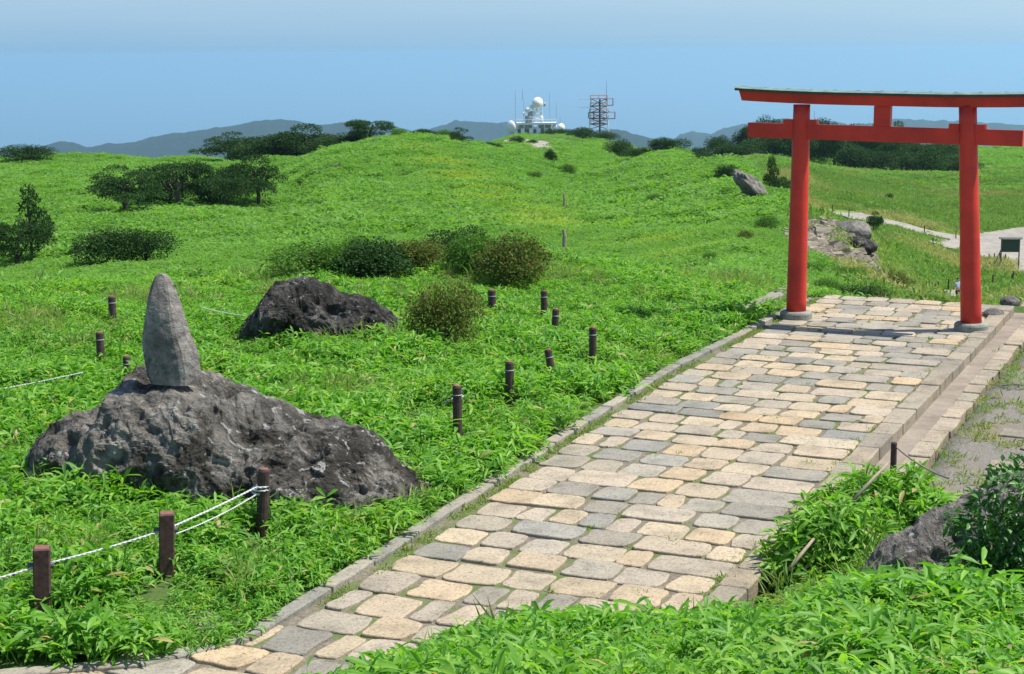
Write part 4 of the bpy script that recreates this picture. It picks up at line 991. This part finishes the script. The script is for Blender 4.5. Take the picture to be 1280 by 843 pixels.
def blocked(x, y, grow=0.0, far=True):
    s, t = st(x, y); az = np.arctan2(x, y); r = np.hypot(x, y); rf = np.interp(az, RF_AZ, RF_R)
    front = r < rf-.02
    edge = t_left(s)-.2-grow+fbm(x*1.5, y*1.5, 2, 2)*.12
    b = (t > edge)*(t < np.where(s < 14.8, 4.15, 4.6))*(s < S_END+.5)*(~front)
    b |= (s < 11.75)*(t > -2.0)*(t < 4.6)*(~front)*(seg_dist(x, y, LEFTW[:4]) < 3)*(y < 12.7)
    b |= inpoly(x, y, GRAVEL)*(~front)*(r > 14.2+fbm(x, y, 5, 2)*.6)
    for (cx, cy, rx, ry, rz) in ROCKS:
        dx, dy = x-cx, y-cy; c, s_ = math.cos(rz), math.sin(rz); u, w = (dx*c+dy*s_)/rx, (-dx*s_+dy*c)/ry
        b |= (u*u+w*w < .8)
    if far:
        b |= seg_dist(x+fbm(x, y), y, FAR_PATH) < 2.9; b |= seg_dist(x, y, LOWER_PATH) < 2.2
        b |= inpoly(x, y, LOT); b |= inpoly(x, y, PAD); b |= inpoly(x+fbm(x*.8, y*.8)*1.2, y+fbm(x*.8, y*.8, 4)*1.2, SCREE)*(vnoise(x*.9, y*.9, 3) < .6)
    return b
# mown-low strip where the yellow-green band crosses the hill
BAND = [hit(*p)[:2] for p in ((520, 186), (560, 215), (610, 240), (660, 266), (720, 292), (800, 308), (860, 318))]
def band_tint(x, y):
    d = seg_dist(x, y, BAND); return np.exp(-(d/3.2)**2)*sstep(-.35, .3, fbm(x/5, y/5, 4, 3))*.55
def rots(n, g, tilt=.25): return np.stack([g.normal(0, tilt, n), g.normal(0, tilt, n), g.uniform(0, 2*PI, n)], -1)
g = np.random.default_rng(11)
near_col = proto_collection('near_tufts', [sasa_tuft(100+i, M['sasa'], nl=12+i % 3) for i in range(8)])
# near bamboo grass: left of the way
def near_field(n, r0, r1, a0, a1, keep, scl_fn, name, label, seed, grow=0):
    g = np.random.default_rng(seed); x, y, r_, a = sector(n, r0, r1, a0, a1, g)
    k = ~blocked(x, y, grow) & keep(x, y, r_, a); x, y, r_, a = x[k], y[k], r_[k], a[k]
    z = height(x, y); sc = scl_fn(x, y, r_, g)
    P3 = np.stack([x, y, z-.03], -1); t = np.clip(fbm(x/1.6, y/1.6, 7, 3)-.25, 0, 1)*.35
    return scatter(name, P3, rots(len(x), g), sc, t, near_col, 8, label=label, cat='bamboo grass', seed=seed)
def lumpy(x, y, r_, g): return np.clip(.85+.7*fbm(x/.8, y/.8, 2, 3), .35, 1.3)*g.uniform(.7, 1.2, len(x))*(1-.28*sstep(19, 36, r_))
leftside = lambda x, y, r_, a: st(x, y)[1] < 2.2
near_field(31000, 11, 38, -.36, .30, lambda x, y, r_, a: leftside(x, y, r_, a) & ((r_ < 24) | (st(x, y)[1] < .3)), lumpy, 'bamboo_grass', 'dense bright bamboo grass left of the paved way', 21)
near_field(9000, 9, 20, -.36, .2, lambda x, y, r_, a: leftside(x, y, r_, a) & (r_ > np.interp(a, RF_AZ, RF_R)), lambda x, y, r_, g: lumpy(x, y, r_, g)*.8, 'bamboo_grass', 'low bamboo grass thick around the boulder foot', 23)
near_field(20000, 4.4, 14.3, -.2, .36, lambda x, y, r_, a: r_ < np.interp(a, RF_AZ, RF_R)+.0, lambda x, y, r_, g: np.clip(.9+1.0*fbm(x/.7, y/.7, 5, 3), .3, 1.4)*g.uniform(.45, .72, len(x)), 'bamboo_grass', 'broad leaved bamboo grass on the bank in the foreground', 22)
near_field(2600, 13, 20.5, .14, .36, lambda x, y, r_, a: (st(x, y)[1] > 4.0) & (st(x, y)[0] < 17.6+fbm(x, y, 3, 2)) & (r_ > 13), lambda x, y, r_, g: lumpy(x, y, r_, g)*.5, 'bamboo_grass', 'grassy growth between the paved way and the sloping boulder', 25)
blade_col = proto_collection('grass_tussocks', [patch_mesh(600+i, M['meadow'], R0=.1, n=26, L=.38, W=.014, H=.12, name='grass_tussock', up=1.1) for i in range(5)])
g = np.random.default_rng(77); x, y, r_, a = sector(2200, 10, 38, -.36, .34, g); k = ~blocked(x, y) & (fbm(x/2.5, y/2.5, 12, 3) > .12); x, y = x[k], y[k]
scatter('grass_tussocks', np.stack([x, y, height(x, y)+.08], -1), rots(len(x), g, .2), g.uniform(.7, 1.3, len(x)), g.uniform(0, .6, len(x)), blade_col, 5, label='thin pale grass blades mixed among the bamboo grass', cat='grass', seed=77)
# leafy mound at the edge of the way
def mound(px, py, r, rx, h, n, seed, label):
    x0, y0, _ = atr(px, py, r); g = np.random.default_rng(seed); aa = g.uniform(0, 2*PI, n); q = np.sqrt(g.random(n))*rx
    x, y = x0+q*np.cos(aa), y0+q*np.sin(aa)*.8; z = height(x, y)*1.0; z = np.where(z < -.3, -.05, z)+h*(1-(q/rx)**2)*g.uniform(.2, 1, n)**.6
    t = rots(n, g, .35); t[:, 0] += -.5*(np.sin(aa))*(q/rx); t[:, 1] += .6*(np.cos(aa))*(q/rx)
    scatter('bamboo_clump', np.stack([x, y, z-.25], -1), t, g.uniform(.8, 1.2, n), g.uniform(0, .1, n), near_col, 8, label=label, cat='bamboo grass', seed=seed)
mound(1034, 690, 15.4, .5, .62, 300, 31, 'dark leafy clump of bamboo grass at the edge of the paved way')
mound(1105, 606, 17.2, .8, .5, 380, 32, 'rounded clump of bamboo grass by the short dark stake')
# overhanging fringe below boulder, beyond the first ridge: mid and far hillside
mid_col = proto_collection('mid_patches', [patch_mesh(200+i, M['sasa_far'], R0=.42, n=44, L=.2, W=.045, H=.34, name='mid_patch') for i in range(6)])
far_col = proto_collection('far_patches', [patch_mesh(300+i, M['sasa_far'], R0=.8, n=64, L=.34, W=.1, H=.42, name='far_patch') for i in range(6)])
mead_col = proto_collection('meadow_patches', [patch_mesh(400+i, M['meadow'], R0=.8, n=60, L=.42, W=.06, H=.2, name='meadow_patch', up=1.0) for i in range(6)])
def far_field(n, r0, r1, a0, a1, col, name, label, seed, sc=1., keep=None, tint=band_tint):
    g = np.random.default_rng(seed); x, y, r_, a = sector(n, r0, r1, a0, a1, g); k = ~blocked(x, y)
    if keep is not None: k &= keep(x, y)
    x, y = x[k], y[k]; z = height(x, y); t = tint(x, y) if tint else np.zeros(len(x))
    s_ = sc*g.uniform(.7, 1.25, len(x))*(1+.6*fbm(x/2.6, y/2.6, 6, 3))
    scatter(name, np.stack([x, y, z-.05], -1), rots(len(x), g, .18), s_, np.clip(t, 0, 1), col, 6, label=label, cat='bamboo grass' if 'bamboo' in name else 'grass', seed=seed)
notmead = lambda x, y: meadow_mask(x, y) < .5
far_field(42000, 38, 105, -.36, .30, mid_col, 'bamboo_grass', 'bamboo grass covering the dip and lower hillside', 41, 1.0, notmead)
far_field(52000, 95, 290, -.36, .30, far_col, 'bamboo_grass', 'smooth bright bamboo grass over the rounded hill', 42, 1.05, notmead)
far_field(12000, 280, 540, -.34, .16, far_col, 'bamboo_grass', 'bamboo grass on the far hilltop by the station', 43, 1.1, notmead)
mt_ = lambda x, y: np.clip(sstep(-.1, .5, fbm(x/16, y/16, 8, 4))*.9, 0, 1)
far_field(38000, 42, 345, .12, .36, mead_col, 'meadow_grass', 'short meadow grass with straw patches beyond the torii', 44, 1.1, lambda x, y: meadow_mask(x, y) > .4, mt_)
far_field(14000, 260, 520, .12, .36, far_col, 'bamboo_grass', 'lumpy green growth on the far right slope', 45, 1.35, lambda x, y: (meadow_mask(x, y) > .4) & (np.hypot(x, y) > 300+40*fbm(x/30, y/30)), None)

# grass and weeds in the joints along the left kerb
g = np.random.default_rng(51); wd = []
weed_col = proto_collection('weed_tufts', [patch_mesh(500+i, M['meadow'], R0=.08, n=22, L=.1, W=.014, H=.02, name='weed_tuft', up=1.0) for i in range(5)])
ws, wt = g.uniform(11.5, S_END, 900), None
tt = np.where(g.random(900) < .62, t_left(ws)+.03+np.abs(g.normal(0, .07, 900)), np.where(g.random(900) < .5, 3.62+g.normal(0, .03, 900), g.uniform(0, 3.7, 900)))
kk = fbm(ws*1.3, tt, 4, 3) > -.12; ws, tt = ws[kk], tt[kk]; wx, wy = xy(ws, tt[:]) if False else (ws*D_[0]+(tt-7.97)*N_[0], ws*D_[1]+(tt-7.97)*N_[1])
kk = height(wx, wy) < .02; wx, wy = wx[kk], wy[kk]
scatter('joint_weeds', np.stack([wx, wy, 0*wx-.035], -1), rots(len(wx), g, .1), g.uniform(.35, 1.0, len(wx)), g.uniform(0, .4, len(wx)), weed_col, 5, label='small weeds growing in the joints of the paved way', cat='weeds', seed=51)
x = g.uniform(4.5, 14, 3800); y = g.uniform(15, 33, 3800); s_, t_ = st(x, y)
k = inpoly(x, y, GRAVEL) & ((fbm(x/1.2, y/1.2, 3, 3) > -.02) | (t_ < 4.85)); x, y = x[k], y[k]
scatter('yard_weeds', np.stack([x, y, height(x, y)], -1), rots(len(x), g, .1), g.uniform(.5, 1.5, len(x)), g.uniform(0, .7, len(x)), weed_col, 5, label='tufts of yellowish weeds in the gravel yard', cat='weeds', seed=52)

# ------------------------------------------------------------------ trees and shrubs
def crown_mesh(name, blobs, n, L, W, material, seed, flat=.6):
    g = np.random.default_rng(seed); sp = []
    vol = np.array([b[3]*b[4]*b[5] for b in blobs])**(2/3); cnt = (n*vol/vol.sum()).astype(int)
    for (cx, cy, cz, rx, ry, rz), c in zip(blobs, cnt):
        for i in range(c):
            d = g.normal(0, 1, 3); d /= np.linalg.norm(d); q = g.uniform(.45, 1.08)**.6
            if d[2] < -.3 and g.random() < .6: d[2] = -d[2]*.4
            p = np.array((cx, cy, cz))+d*q*np.array((rx, ry, rz))
            o = d*np.array((1, 1, flat))+g.normal(0, .55, 3); 
            sp.append((p, o, Z1*.8+g.normal(0, .6, 3), L*g.uniform(.6, 1.3), W*g.uniform(.7, 1.3), g.uniform(0, .3), g.random()))
    return leaves_mesh(name, sp, material, 1)
def trunk_mb(H, R0, limbs, seed, spread):
    g = random.Random(seed); mb = MB(); top = (g.uniform(-.1, .1)*H, 0, H*.62)
    mb.tube([(0, 0, -.3), (g.uniform(-.05, .05)*H, 0, H*.3), top], [R0, R0*.75, R0*.45], 7)
    for i in range(limbs):
        a = 2*PI*i/limbs+g.uniform(-.4, .4); z0 = H*g.uniform(.18, .5); e = (math.cos(a)*spread*g.uniform(.5, .85), math.sin(a)*spread*g.uniform(.5, .85), H*g.uniform(.45, .7))
        m0 = (e[0]*.45, e[1]*.45, (z0+e[2])/2*.95); mb.tube([(0, 0, z0), m0, e], [R0*.55, R0*.38, R0*.12], 5)
    return mb
def seed_shift(s_): return (s_*37 % 5)-2
def make_tree_meshes(kind, seed):
    g = random.Random(seed)
    if kind == 'tree':      # spreading, flat-topped, unit height 1, width ~1.4
        bl = [(math.cos(a)*q*.55+.08*seed_shift(seed), math.sin(a)*q*.45, .47+g.uniform(-.26, .36)*(1-q*.55), g.uniform(.13, .27), g.uniform(.14, .25), g.uniform(.055, .11)) for a, q in [(g.uniform(0, 2*PI), math.sqrt(g.random())) for _ in range(26)]]
        n, L, W = 9000, .036, .022
    elif kind == 'layer':
        bl = [(g.uniform(-.25, .25), g.uniform(-.2, .2), .3+.09*i, .34-.03*i, .3-.02*i, .09) for i in range(7)]+[(-.3, 0, .35, .25, .2, .12), (.3, .1, .4, .22, .2, .12)]
        n, L, W = 2600, .05, .03
    else:                   # bush: rounded, to the ground
        bl = [(math.cos(a)*q*.38, math.sin(a)*q*.35, .38+g.uniform(-.15, .25)*(1-q*.6), g.uniform(.2, .32), g.uniform(.2, .3), g.uniform(.2, .34)) for a, q in [(g.uniform(0, 2*PI), math.sqrt(g.random())) for _ in range(13)]]
        n, L, W = 6500, .042, .026
    return bl, n, L, W
CR = {}
def crown_for(kind, matname, var):
    key = (kind, matname, var)
    if key not in CR:
        bl, n, L, W = make_tree_meshes(kind, 40+var*7+len(kind)); CR[key] = (crown_mesh('crown', bl, n, L, W, M[matname], 60+var), None)
        tm = trunk_mb(1, .045 if kind != 'bush' else .03, 5, var, .42); me = bpy.data.meshes.new('trunk'); me.from_pydata(tm.v, [], tm.f); me.materials.append(M['bark']); CR[key] = (CR[key][0], me)
    return CR[key]
def plant(px, py, r, wpx, hpx, kind, mt, var, label, group=None, name=None, cat=None, stretch=1.0):
    if px < 480 and py < 210: wpx *= 1.45; hpx *= 1.3
    elif px < 480 and py < 275: wpx *= 1.25
    elif 390 < px < 700 and 300 < py < 380: wpx *= 1.4; hpx *= 1.1
    x, y, z = place(px, py, r); k = r/F
    z += .0; t = empty(name or ('tree' if kind != 'bush' else 'shrub'), (x, y, z-.1), random.uniform(0, 6.28)); veg = .4 if r < 90 else .5; hpx += veg/k*.8; wpx *= 1.15; hpx *= 1.1
    cm, tm = crown_for(kind, mt, var); fw = {'tree': 1.35, 'layer': 1.0, 'bush': 1.1}[kind]; fh = {'tree': .95, 'layer': .98, 'bush': .95}[kind]
    sx, sz = wpx*k/fw, hpx*k/fh
    for nm, me in (('crown', cm), ('trunk' if kind != 'bush' else 'stem', tm)):
        o = bpy.data.objects.new(nm, me); C.objects.link(o); o.parent = t; o.scale = (sx, sx*.9, sz)
    tag(t, label, cat or ('tree' if kind != 'bush' else 'shrub'), group); return t
T = plant
T(157, 268, 135, 88, 58, 'tree', 'shrub_dark', 0, 'dark spreading tree standing alone left of the hillside group')
T(222, 262, 146, 72, 58, 'tree', 'shrub_dark', 1, 'dark tree between the lone left tree and the pair on the slope')
T(283, 258, 150, 62, 46, 'tree', 'shrub_dark', 2, 'lower dark tree left of the pair on the slope')
T(323, 251, 154, 66, 62, 'tree', 'shrub_dark', 3, 'taller dark tree right of the pair on the slope')
T(24, 348, 94, 78, 58, 'tree', 'shrub_dark', 1, 'dark low crowned tree at the left edge of the dip')
T(42, 345, 96, 46, 86, 'layer', 'shrub_dark', 0, 'slender layered tree rising behind the low one at the left edge')
T(133, 333, 85, 78, 52, 'bush', 'shrub_dark', 0, 'wide dark shrub in the dip, left of its neighbour')
T(184, 330, 86, 64, 44, 'bush', 'shrub_dark', 1, 'dark green shrub in the dip, right of the wider one')
T(285, 202, 262, 56, 29, 'tree', 'shrub_dark', 0, 'rounded dark tree on the skyline, first of the row')
T(344, 200, 258, 66, 36, 'tree', 'shrub_dark', 2, 'broad dark tree on the skyline behind the slope pair')
T(386, 197, 250, 62, 40, 'tree', 'shrub_dark', 3, 'tallest dark tree on the skyline left of the hill')
T(432, 190, 232, 44, 18, 'bush', 'shrub_dark', 2, 'low dark shrub where the skyline meets the hill')
T(464, 187, 228, 42, 22, 'tree', 'shrub_dark', 1, 'small dark tree on the left flank of the hill crest')
T(320, 206, 250, 40, 24, 'bush', 'shrub_dark', 0, 'dark shrub tucked below the skyline trees')
T(30, 203, 258, 42, 15, 'bush', 'shrub_dark', 1, 'small lone shrub on the far left skyline')
T(500, 174, 222, 22, 9, 'bush', 'shrub_mid', 1, 'tiny shrub leftmost on the hill crest')
T(528, 172, 224, 34, 9, 'bush', 'shrub_dark', 0, 'low flat shrub on the hill crest')
T(556, 173, 226, 30, 12, 'bush', 'shrub_mid', 2, 'rounded shrub on the hill crest left of the small tree')
T(577, 181, 215, 26, 18, 'layer', 'shrub_dark', 1, 'small windswept tree just below the hill crest')
T(612, 176, 240, 30, 9, 'bush', 'shrub_dark', 2, 'flat shrub on the crest left of the concrete pad')
T(646, 185, 275, 18, 15, 'bush', 'shrub_dark', 1, 'dark shrub at the left corner of the concrete pad')
T(665, 188, 285, 14, 5, 'bush', 'shrub_dark', 0, 'little flat shrub before the concrete pad')
T(688, 204, 215, 16, 19, 'bush', 'shrub_dark', 2, 'upright dark shrub below the concrete pad')
T(711, 213, 190, 22, 14, 'bush', 'shrub_mid', 0, 'ball shaped green shrub on the upper slope')
T(700, 174, 470, 46, 10, 'bush', 'shrub_dark', 1, 'shrubs edge just before the radio station')
T(728, 181, 400, 40, 17, 'bush', 'shrub_dark', 0, 'wide dark shrub right of the concrete pad')
T(756, 173, 440, 38, 13, 'bush', 'shrub_dark', 2, 'dark shrub at the foot of the lattice tower')
T(771, 196, 270, 38, 24, 'bush', 'shrub_dark', 1, 'large rounded shrub on the slope below the tower')
T(793, 184, 330, 22, 12, 'bush', 'shrub_dark', 0, 'small shrub right of the large one below the tower')
T(820, 182, 330, 48, 16, 'bush', 'shrub_dark', 2, 'long dark shrub on the crest right of the tower')
T(668, 224, 165, 20, 8, 'bush', 'shrub_mid', 1, 'pale low tuft of shrub on the open hillside')
T(822, 252, 126, 26, 16, 'bush', 'shrub_mid', 0, 'faint green shrub on the right part of the hillside')
T(908, 210, 140, 26, 22, 'bush', 'shrub_dark', 1, 'dark shrub on the hill shoulder above the jutting boulder')
T(908, 246, 116, 20, 12, 'bush', 'shrub_mid', 2, 'green shrub left of the jutting boulder')
T(930, 305, 80, 24, 14, 'bush', 'shrub_brown', 0, 'brownish shrub below the jutting boulder')
T(890, 330, 66, 24, 10, 'bush', 'shrub_mid', 1, 'low green shrub near the foot of the hill')
T(960, 300, 88, 34, 20, 'bush', 'shrub_mid', 2, 'green shrub left of the left torii pillar')
T(968, 251, 118, 24, 44, 'layer', 'shrub_dark', 2, 'slim dark tree right of the jutting boulder')
T(982, 254, 120, 34, 34, 'tree', 'shrub_dark', 0, 'dark tree behind the left torii pillar')
T(1030, 277, 108, 62, 28, 'bush', 'shrub_mid', 0, 'bright green shrub above the scree')
T(1052, 262, 125, 40, 22, 'bush', 'shrub_mid', 1, 'greyish shrub beyond the scree')
T(1092, 281, 160, 24, 22, 'tree', 'shrub_dark', 3, 'little round tree beside the far footpath')
T(1020, 262, 135, 40, 20, 'bush', 'shrub_dark', 2, 'dark shrub on the bank behind the left pillar')
T(1110, 244, 250, 12, 9, 'bush', 'shrub_dark', 1, 'tiny dark shrub out in the meadow')
T(1142, 262, 235, 12, 7, 'bush', 'shrub_dark', 0, 'tiny shrub near the far edge of the meadow')
for i, (px, py, r, w, h, mt) in enumerate(((1030, 374, 56, 50, 20, 'shrub_mid'), (1075, 377, 54, 62, 24, 'shrub_dark'), (1110, 380, 52, 52, 18, 'shrub_mid'), (1150, 372, 66, 60, 26, 'shrub_mid'), (1180, 376, 72, 40, 22, 'shrub_mid'), (1235, 378, 50, 50, 20, 'shrub_brown'), (1270, 372, 60, 46, 18, 'shrub_mid'), (1010, 345, 70, 36, 14, 'shrub_mid'), (1110, 350, 88, 70, 16, 'shrub_brown'), (1140, 330, 112, 44, 14, 'shrub_mid'), (1060, 345, 78, 44, 14, 'shrub_mid'))):
    T(px, py, r, w, h, 'bush', mt, i % 3, ['round green shrub just past the left pillar foot', 'dark broad shrub at the far edge of the paved way', 'low green shrub right of the dark broad one', 'pale green shrub sprawl left of the walking person', 'loose green shrub beside the walking person', 'bronze tinted low shrub right of the right pillar', 'green shrub above the gutter end', 'low shrub below the scree on the left', 'brown and green scrub in the dip before the path', 'scrub patch near the gravel lot', 'low scrub under the scree stones'][i])
for i, (px, py, r, w, h, mt, v_, lb) in enumerate((
        (396, 341, 36, 78, 34, 'shrub_mid', 1, 'low olive scrub left of the bush row'), (446, 334, 38.5, 50, 40, 'shrub_mid', 0, 'green shrub with pale tips in the bush row'),
        (470, 356, 36, 84, 44, 'shrub_dark', 2, 'wide dark shrub behind the blackish boulder'), (522, 352, 37, 60, 34, 'shrub_brown', 0, 'bronze shrub between the dark and the large green one'),
        (573, 338, 39.5, 60, 42, 'shrub_dark', 1, 'dark shrub rising behind the bush row'), (604, 366, 36, 64, 46, 'shrub_mid', 1, 'green shrub at the left side of the large one'),
        (646, 376, 34.5, 74, 60, 'shrub_brown', 2, 'large olive green shrub right of the bush row'), (558, 432, 27.0, 86, 74, 'shrub_brown', 1, 'round bronze leaved bush right of the blackish boulder'),
        (692, 338, 40, 46, 14, 'shrub_mid', 2, 'low shrub line beyond the large olive shrub'), (430, 322, 39.5, 40, 24, 'shrub_brown', 2, 'faint bronze scrub behind the bush row'),
        (235, 335, 60, 40, 14, 'shrub_brown', 0, 'low scrub in the dip right of the dark shrubs'),
        (250, 255, 152, 44, 32, 'shrub_dark', 1, 'dense dark shrub filling the gap between the slope trees'), (200, 262, 148, 40, 30, 'shrub_dark', 2, 'dark shrub under the second slope tree'),
        (312, 203, 255, 44, 26, 'shrub_dark', 0, 'dark bushy growth between the skyline trees'), (366, 201, 252, 44, 30, 'shrub_dark', 1, 'dark bushy growth below the tallest skyline tree'),
        (410, 195, 242, 44, 24, 'shrub_dark', 2, 'dark bushy growth right of the tallest skyline tree'), (448, 189, 232, 34, 14, 'shrub_dark', 0, 'dark bushy growth near the hill flank'))):
    T(px, py, r, w, h, 'bush', mt, v_, lb)
rr = random.Random(9)
for i in range(46):     # the wood behind the field
    px = 812+i*8.6+rr.uniform(-4, 4); row = i % 2
    top = np.interp(px, [800, 860, 930, 1000, 1060, 1120, 1180, 1240], [172, 168, 156, 156, 154, 152, 160, 176])
    base = np.interp(px, [800, 870, 960, 1040, 1130, 1200], [184, 190, 202, 202, 197, 186])+row*2
    h = max(10, (base-top)*rr.uniform(.6, 1.2)); r = 380+row*-25+rr.uniform(-15, 15)
    T(px, base, r, rr.uniform(34, 52), h, 'bush' if i % 4 else 'tree', 'shrub_dark', i % 3, 'dark green tree in the wood beyond the meadow', 'trees of the wood beyond the meadow', name='tree', cat='tree')
for i, (px, w, h, lb) in enumerate(((800, 44, 15, 'leftmost of the dark shrubs on the crest between tower and torii'), (838, 48, 17, 'broad dark shrub midway along the crest between tower and torii'), (872, 40, 15, 'dark shrub on the crest just before the hill shoulder'), (900, 44, 18, 'dark shrub behind the hill shoulder left of the torii'))):
    T(px, 188, 222 if px < 860 else 205, w, h, 'bush', 'shrub_dark', i % 3, lb)
# broad-leaved glossy shrub at the right edge and the bronze one on the mound
def leafy(name, px, py, r, blobs, n, L, W, mt, seed, label, stems=7, H=.9):
    x, y, z = place(px, py, r); t = empty(name, (x, y, z-.05)); me = crown_mesh('foliage', blobs, n, L, W, M[mt], seed, .9)
    sp = None; o = bpy.data.objects.new('foliage', me); C.objects.link(o); o.parent = t
    mb = MB(); g = random.Random(seed)
    for i in range(stems):
        b = blobs[i % len(blobs)]; mb.tube([(g.uniform(-.1, .1), g.uniform(-.08, .08), -.1), (b[0]*.5, b[1]*.5, b[2]*.5), (b[0], b[1], b[2])], [.016, .012, .006], 5)
    mb.build('stem', M['bark'], t, True); tag(t, label, 'shrub')
leafy('shrub', 1275, 712, 12.9, [(-.3, 0, .95, .3, .22, .22), (.1, 0, 1.35, .4, .25, .2), (-.35, -.05, .65, .25, .2, .22), (0, 0, .45, .35, .3, .3), (-.15, 0, .85, .25, .22, .22), (.25, .1, .8, .3, .25, .28), (.1, 0, 1.1, .25, .22, .2), (-.32, .0, 1.15, .1, .1, .16), (.4, 0, 1.2, .25, .2, .2), (.1, -.1, .3, .4, .3, .25), (-.25, -.1, .6, .25, .2, .25)], 4200, .085, .034, 'glossy', 71, 'dark glossy broad leaved shrub leaning in at the right edge')
leafy('shrub', 1205, 735, 12.6, [(0, 0, .3, .3, .25, .22), (.2, 0, .4, .25, .2, .2), (-.2, -.1, .25, .2, .2, .15)], 1300, .09, .028, 'sasa', 72, 'bright green low shrub in front of the sloping boulder')
leafy('shrub', 1022, 640, 16.0, [(0, 0, .5, .28, .2, .16), (-.25, 0, .4, .16, .15, .12), (.15, .1, .6, .15, .15, .12)], 520, .05, .024, 'shrub_brown', 73, 'small bronze leaved shrub topping the clump by the way')
leafy('seedling', 410, 842, 12.1, [(0, 0, .3, .12, .1, .12), (-.04, 0, .12, .08, .08, .1), (.05, 0, .42, .06, .06, .06)], 120, .06, .026, 'glossy', 74, 'small leafy seedling growing in the paving at the bottom edge', 2)
leafy('shrub', 915, 412, 28.0, [(0, 0, .2, .5, .3, .2), (.5, -.1, .15, .3, .2, .15)], 700, .07, .03, 'shrub_brown', 75, 'brownish weeds spilling over the kerb left of the torii')
leafy('shrub', 462, 668, 16.9, [(0, 0, .1, .3, .2, .14), (.3, .1, .08, .2, .15, .1)], 420, .05, .02, 'shrub_mid', 76, 'low weeds at the right foot of the big boulder')
leafy('shrub', 1252, 405, 28.2, [(0, 0, .15, .16, .14, .2)], 260, .14, .012, 'meadow', 77, 'grassy tuft growing out of the gutter beside the right pillar')
leafy('shrub', 1275, 455, 24.5, [(0, 0, .12, .2, .2, .2)], 300, .14, .012, 'meadow', 78, 'yellow green grass tuft at the yard edge by the gutter')

# ------------------------------------------------------------------ air
hz = MB(); hz.box((-131000, -21000, -1420), (131000, 131000, 40)); hb = hz.build('haze', None); tag(hb, kind='stuff')
m = bpy.data.materials.new('haze_air'); m.use_nodes = True; nt = m.node_tree; nt.nodes.remove(nt.nodes['Principled BSDF'])
pv = nt.nodes.new('ShaderNodeVolumePrincipled'); pv.inputs['Color'].default_value = (.46, .735, .92, 1); pv.inputs['Density'].default_value = 6.2e-5; pv.inputs['Anisotropy'].default_value = .3
nt.links.new(pv.outputs[0], nt.nodes['Material Output'].inputs['Volume']); hb.data.materials.append(m)
print('paving stones', npav)
